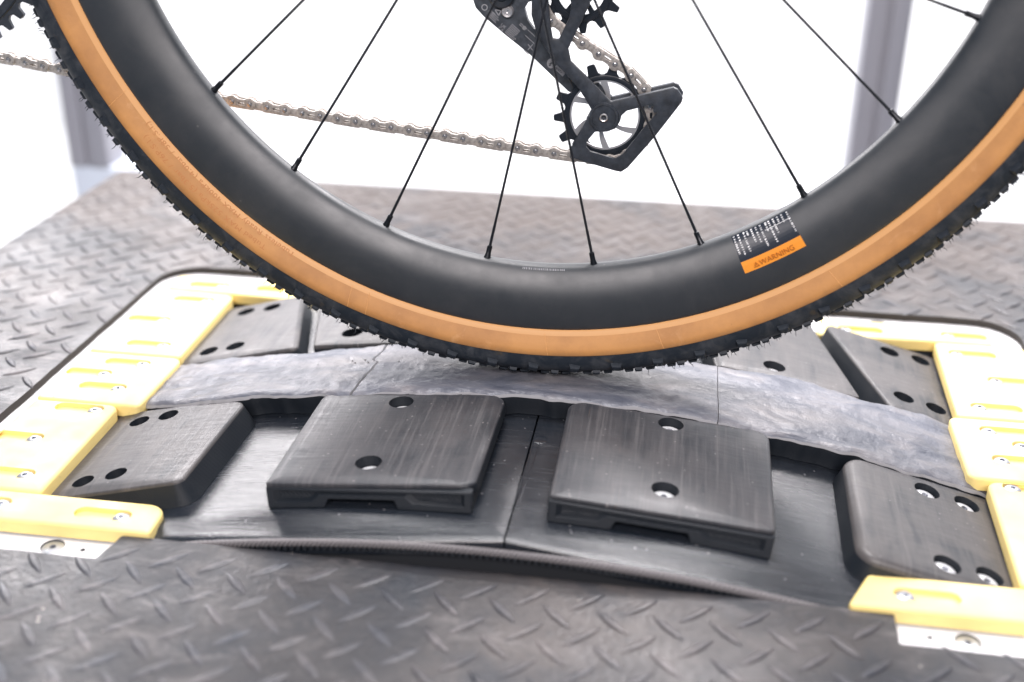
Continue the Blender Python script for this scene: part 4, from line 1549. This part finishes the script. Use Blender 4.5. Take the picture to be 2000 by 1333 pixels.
    for k in range(6):
        a = 2 * pi * k / 6 + 0.35
        tw = 0.35
        lp = []
        for t in range(7):
            lp.append((C2[0] + 22.4 * cos(a + tw + 0.84 * t / 6), C2[1] + 22.4 * sin(a + tw + 0.84 * t / 6)))
        for t in range(4):
            rr = 22.0 - (22.0 - 8.0) * (t + 1) / 4
            aa = a + tw + 0.84 - (tw) * (t + 1) / 4
            lp.append((C2[0] + rr * cos(aa), C2[1] + rr * sin(aa)))
        lp.append((C2[0] + 8.0 * cos(a + 0.22), C2[1] + 8.0 * sin(a + 0.22)))
        for t in range(3):
            rr = 8.0 + (22.0 - 8.0) * (t + 1) / 4
            aa = a + 0.02 + (tw) * (t + 1) / 4
            lp.append((C2[0] + rr * cos(aa), C2[1] + rr * sin(aa)))
        spid.append((lp, None))
    plate('pulley_spider', circ(C2[0], C2[1], 23.9, 60), .0001, YC - 0.0008, 0.0016, M['silver'], spid, bd, bev=0.0002, bs=1, n=1)
    # raised rim on the pulley
    plate('pulley_rib', circ(C2[0], C2[1], 26.8, 60), .0001, YC - 0.0018, 0.0010, M['pulley_black'], [(circ(C2[0], C2[1], 24.2, 60), None)], bd, bev=0.0004, bs=2, n=1)
    # upper pulley
    C3 = (17.5, -103.5)
    hs = [(circ(C3[0], C3[1], 3.0, 16), None)]
    for k in range(6):
        a = 2 * pi * k / 6 + 0.1
        lp = [(C3[0] + 15.5 * cos(a + .8 * t / 6), C3[1] + 15.5 * sin(a + .8 * t / 6)) for t in range(7)] + [(C3[0] + 9.5 * cos(a + .8 - .8 * t / 5), C3[1] + 9.5 * sin(a + .8 - .8 * t / 5)) for t in range(6)]
        hs.append((lp, None))
    gear('jockey_wheel', C3, 12, 24, 27.4, 20.6, hs, YC - 0.0011, 0.0022, M['pulley_black'], bd, narrow=True, ph=0.15)
    plate('pulley_rib', circ(C3[0], C3[1], 20.0, 60), .0001, YC - 0.0024, 0.0014, M['pulley_black'], [(circ(C3[0], C3[1], 16.6, 60), None)], bd, bev=0.0004, bs=2, n=1)


# ================================================================== background posts
def build_posts():
    def post(x0, x1, y, z0, z1, label, base):
        w = x1 - x0
        t = empty('metal_post', ((x0 + x1) / 2, y, z0), label=label, cat='post')
        s = w / 2
        g = 0.008
        prof = [(-s, -s), (-g / 2, -s), (-g / 2, -s + 0.006), (g / 2, -s + 0.006), (g / 2, -s), (s, -s), (s, s), (-s, s)]
        bm = bmesh.new()
        rd = rounded(prof, [0.006, 0.001, .0005, .0005, .001, .006, .006, .006], 0, 4)
        a = [bm.verts.new(((x0 + x1) / 2 + p.x, y + s + p.y, z0)) for p in rd]
        b = [bm.verts.new((v.co.x, v.co.y, z1)) for v in a]
        for i in range(len(a)):
            j = (i + 1) % len(a)
            bm.faces.new([a[i], a[j], b[j], b[i]])
        bm.faces.new(b)
        bmesh.ops.recalc_face_normals(bm, faces=bm.faces)
        link('post_profile', finish_mesh(bm, 'post_profile', M['aluminium'], 30), t)
        bx = prism([((x0 + x1) / 2 + p[0], y + s + p[1]) for p in base], 0.01, z0, -0.949, 0.004)
        link('post_base', finish_mesh(bx, 'post_base', M['base_pale'], 30), t)
        return t
    post(-0.897, -0.829, 1.0, -0.157, 1.6, 'blurred grey metal post on a pale base at the left behind the platform', [(-0.034, -0.034), (0.062, -0.034), (0.062, 0.062), (-0.034, 0.062)])
    post(0.331, 0.391, 1.0, -0.60, 1.6, 'blurred grey metal post at the right behind the wheel', [(-0.05, -0.05), (0.05, -0.05), (0.05, 0.05), (-0.05, 0.05)])


build_setting()
build_platform()
build_guards()
build_drum()
build_bike()
build_posts()
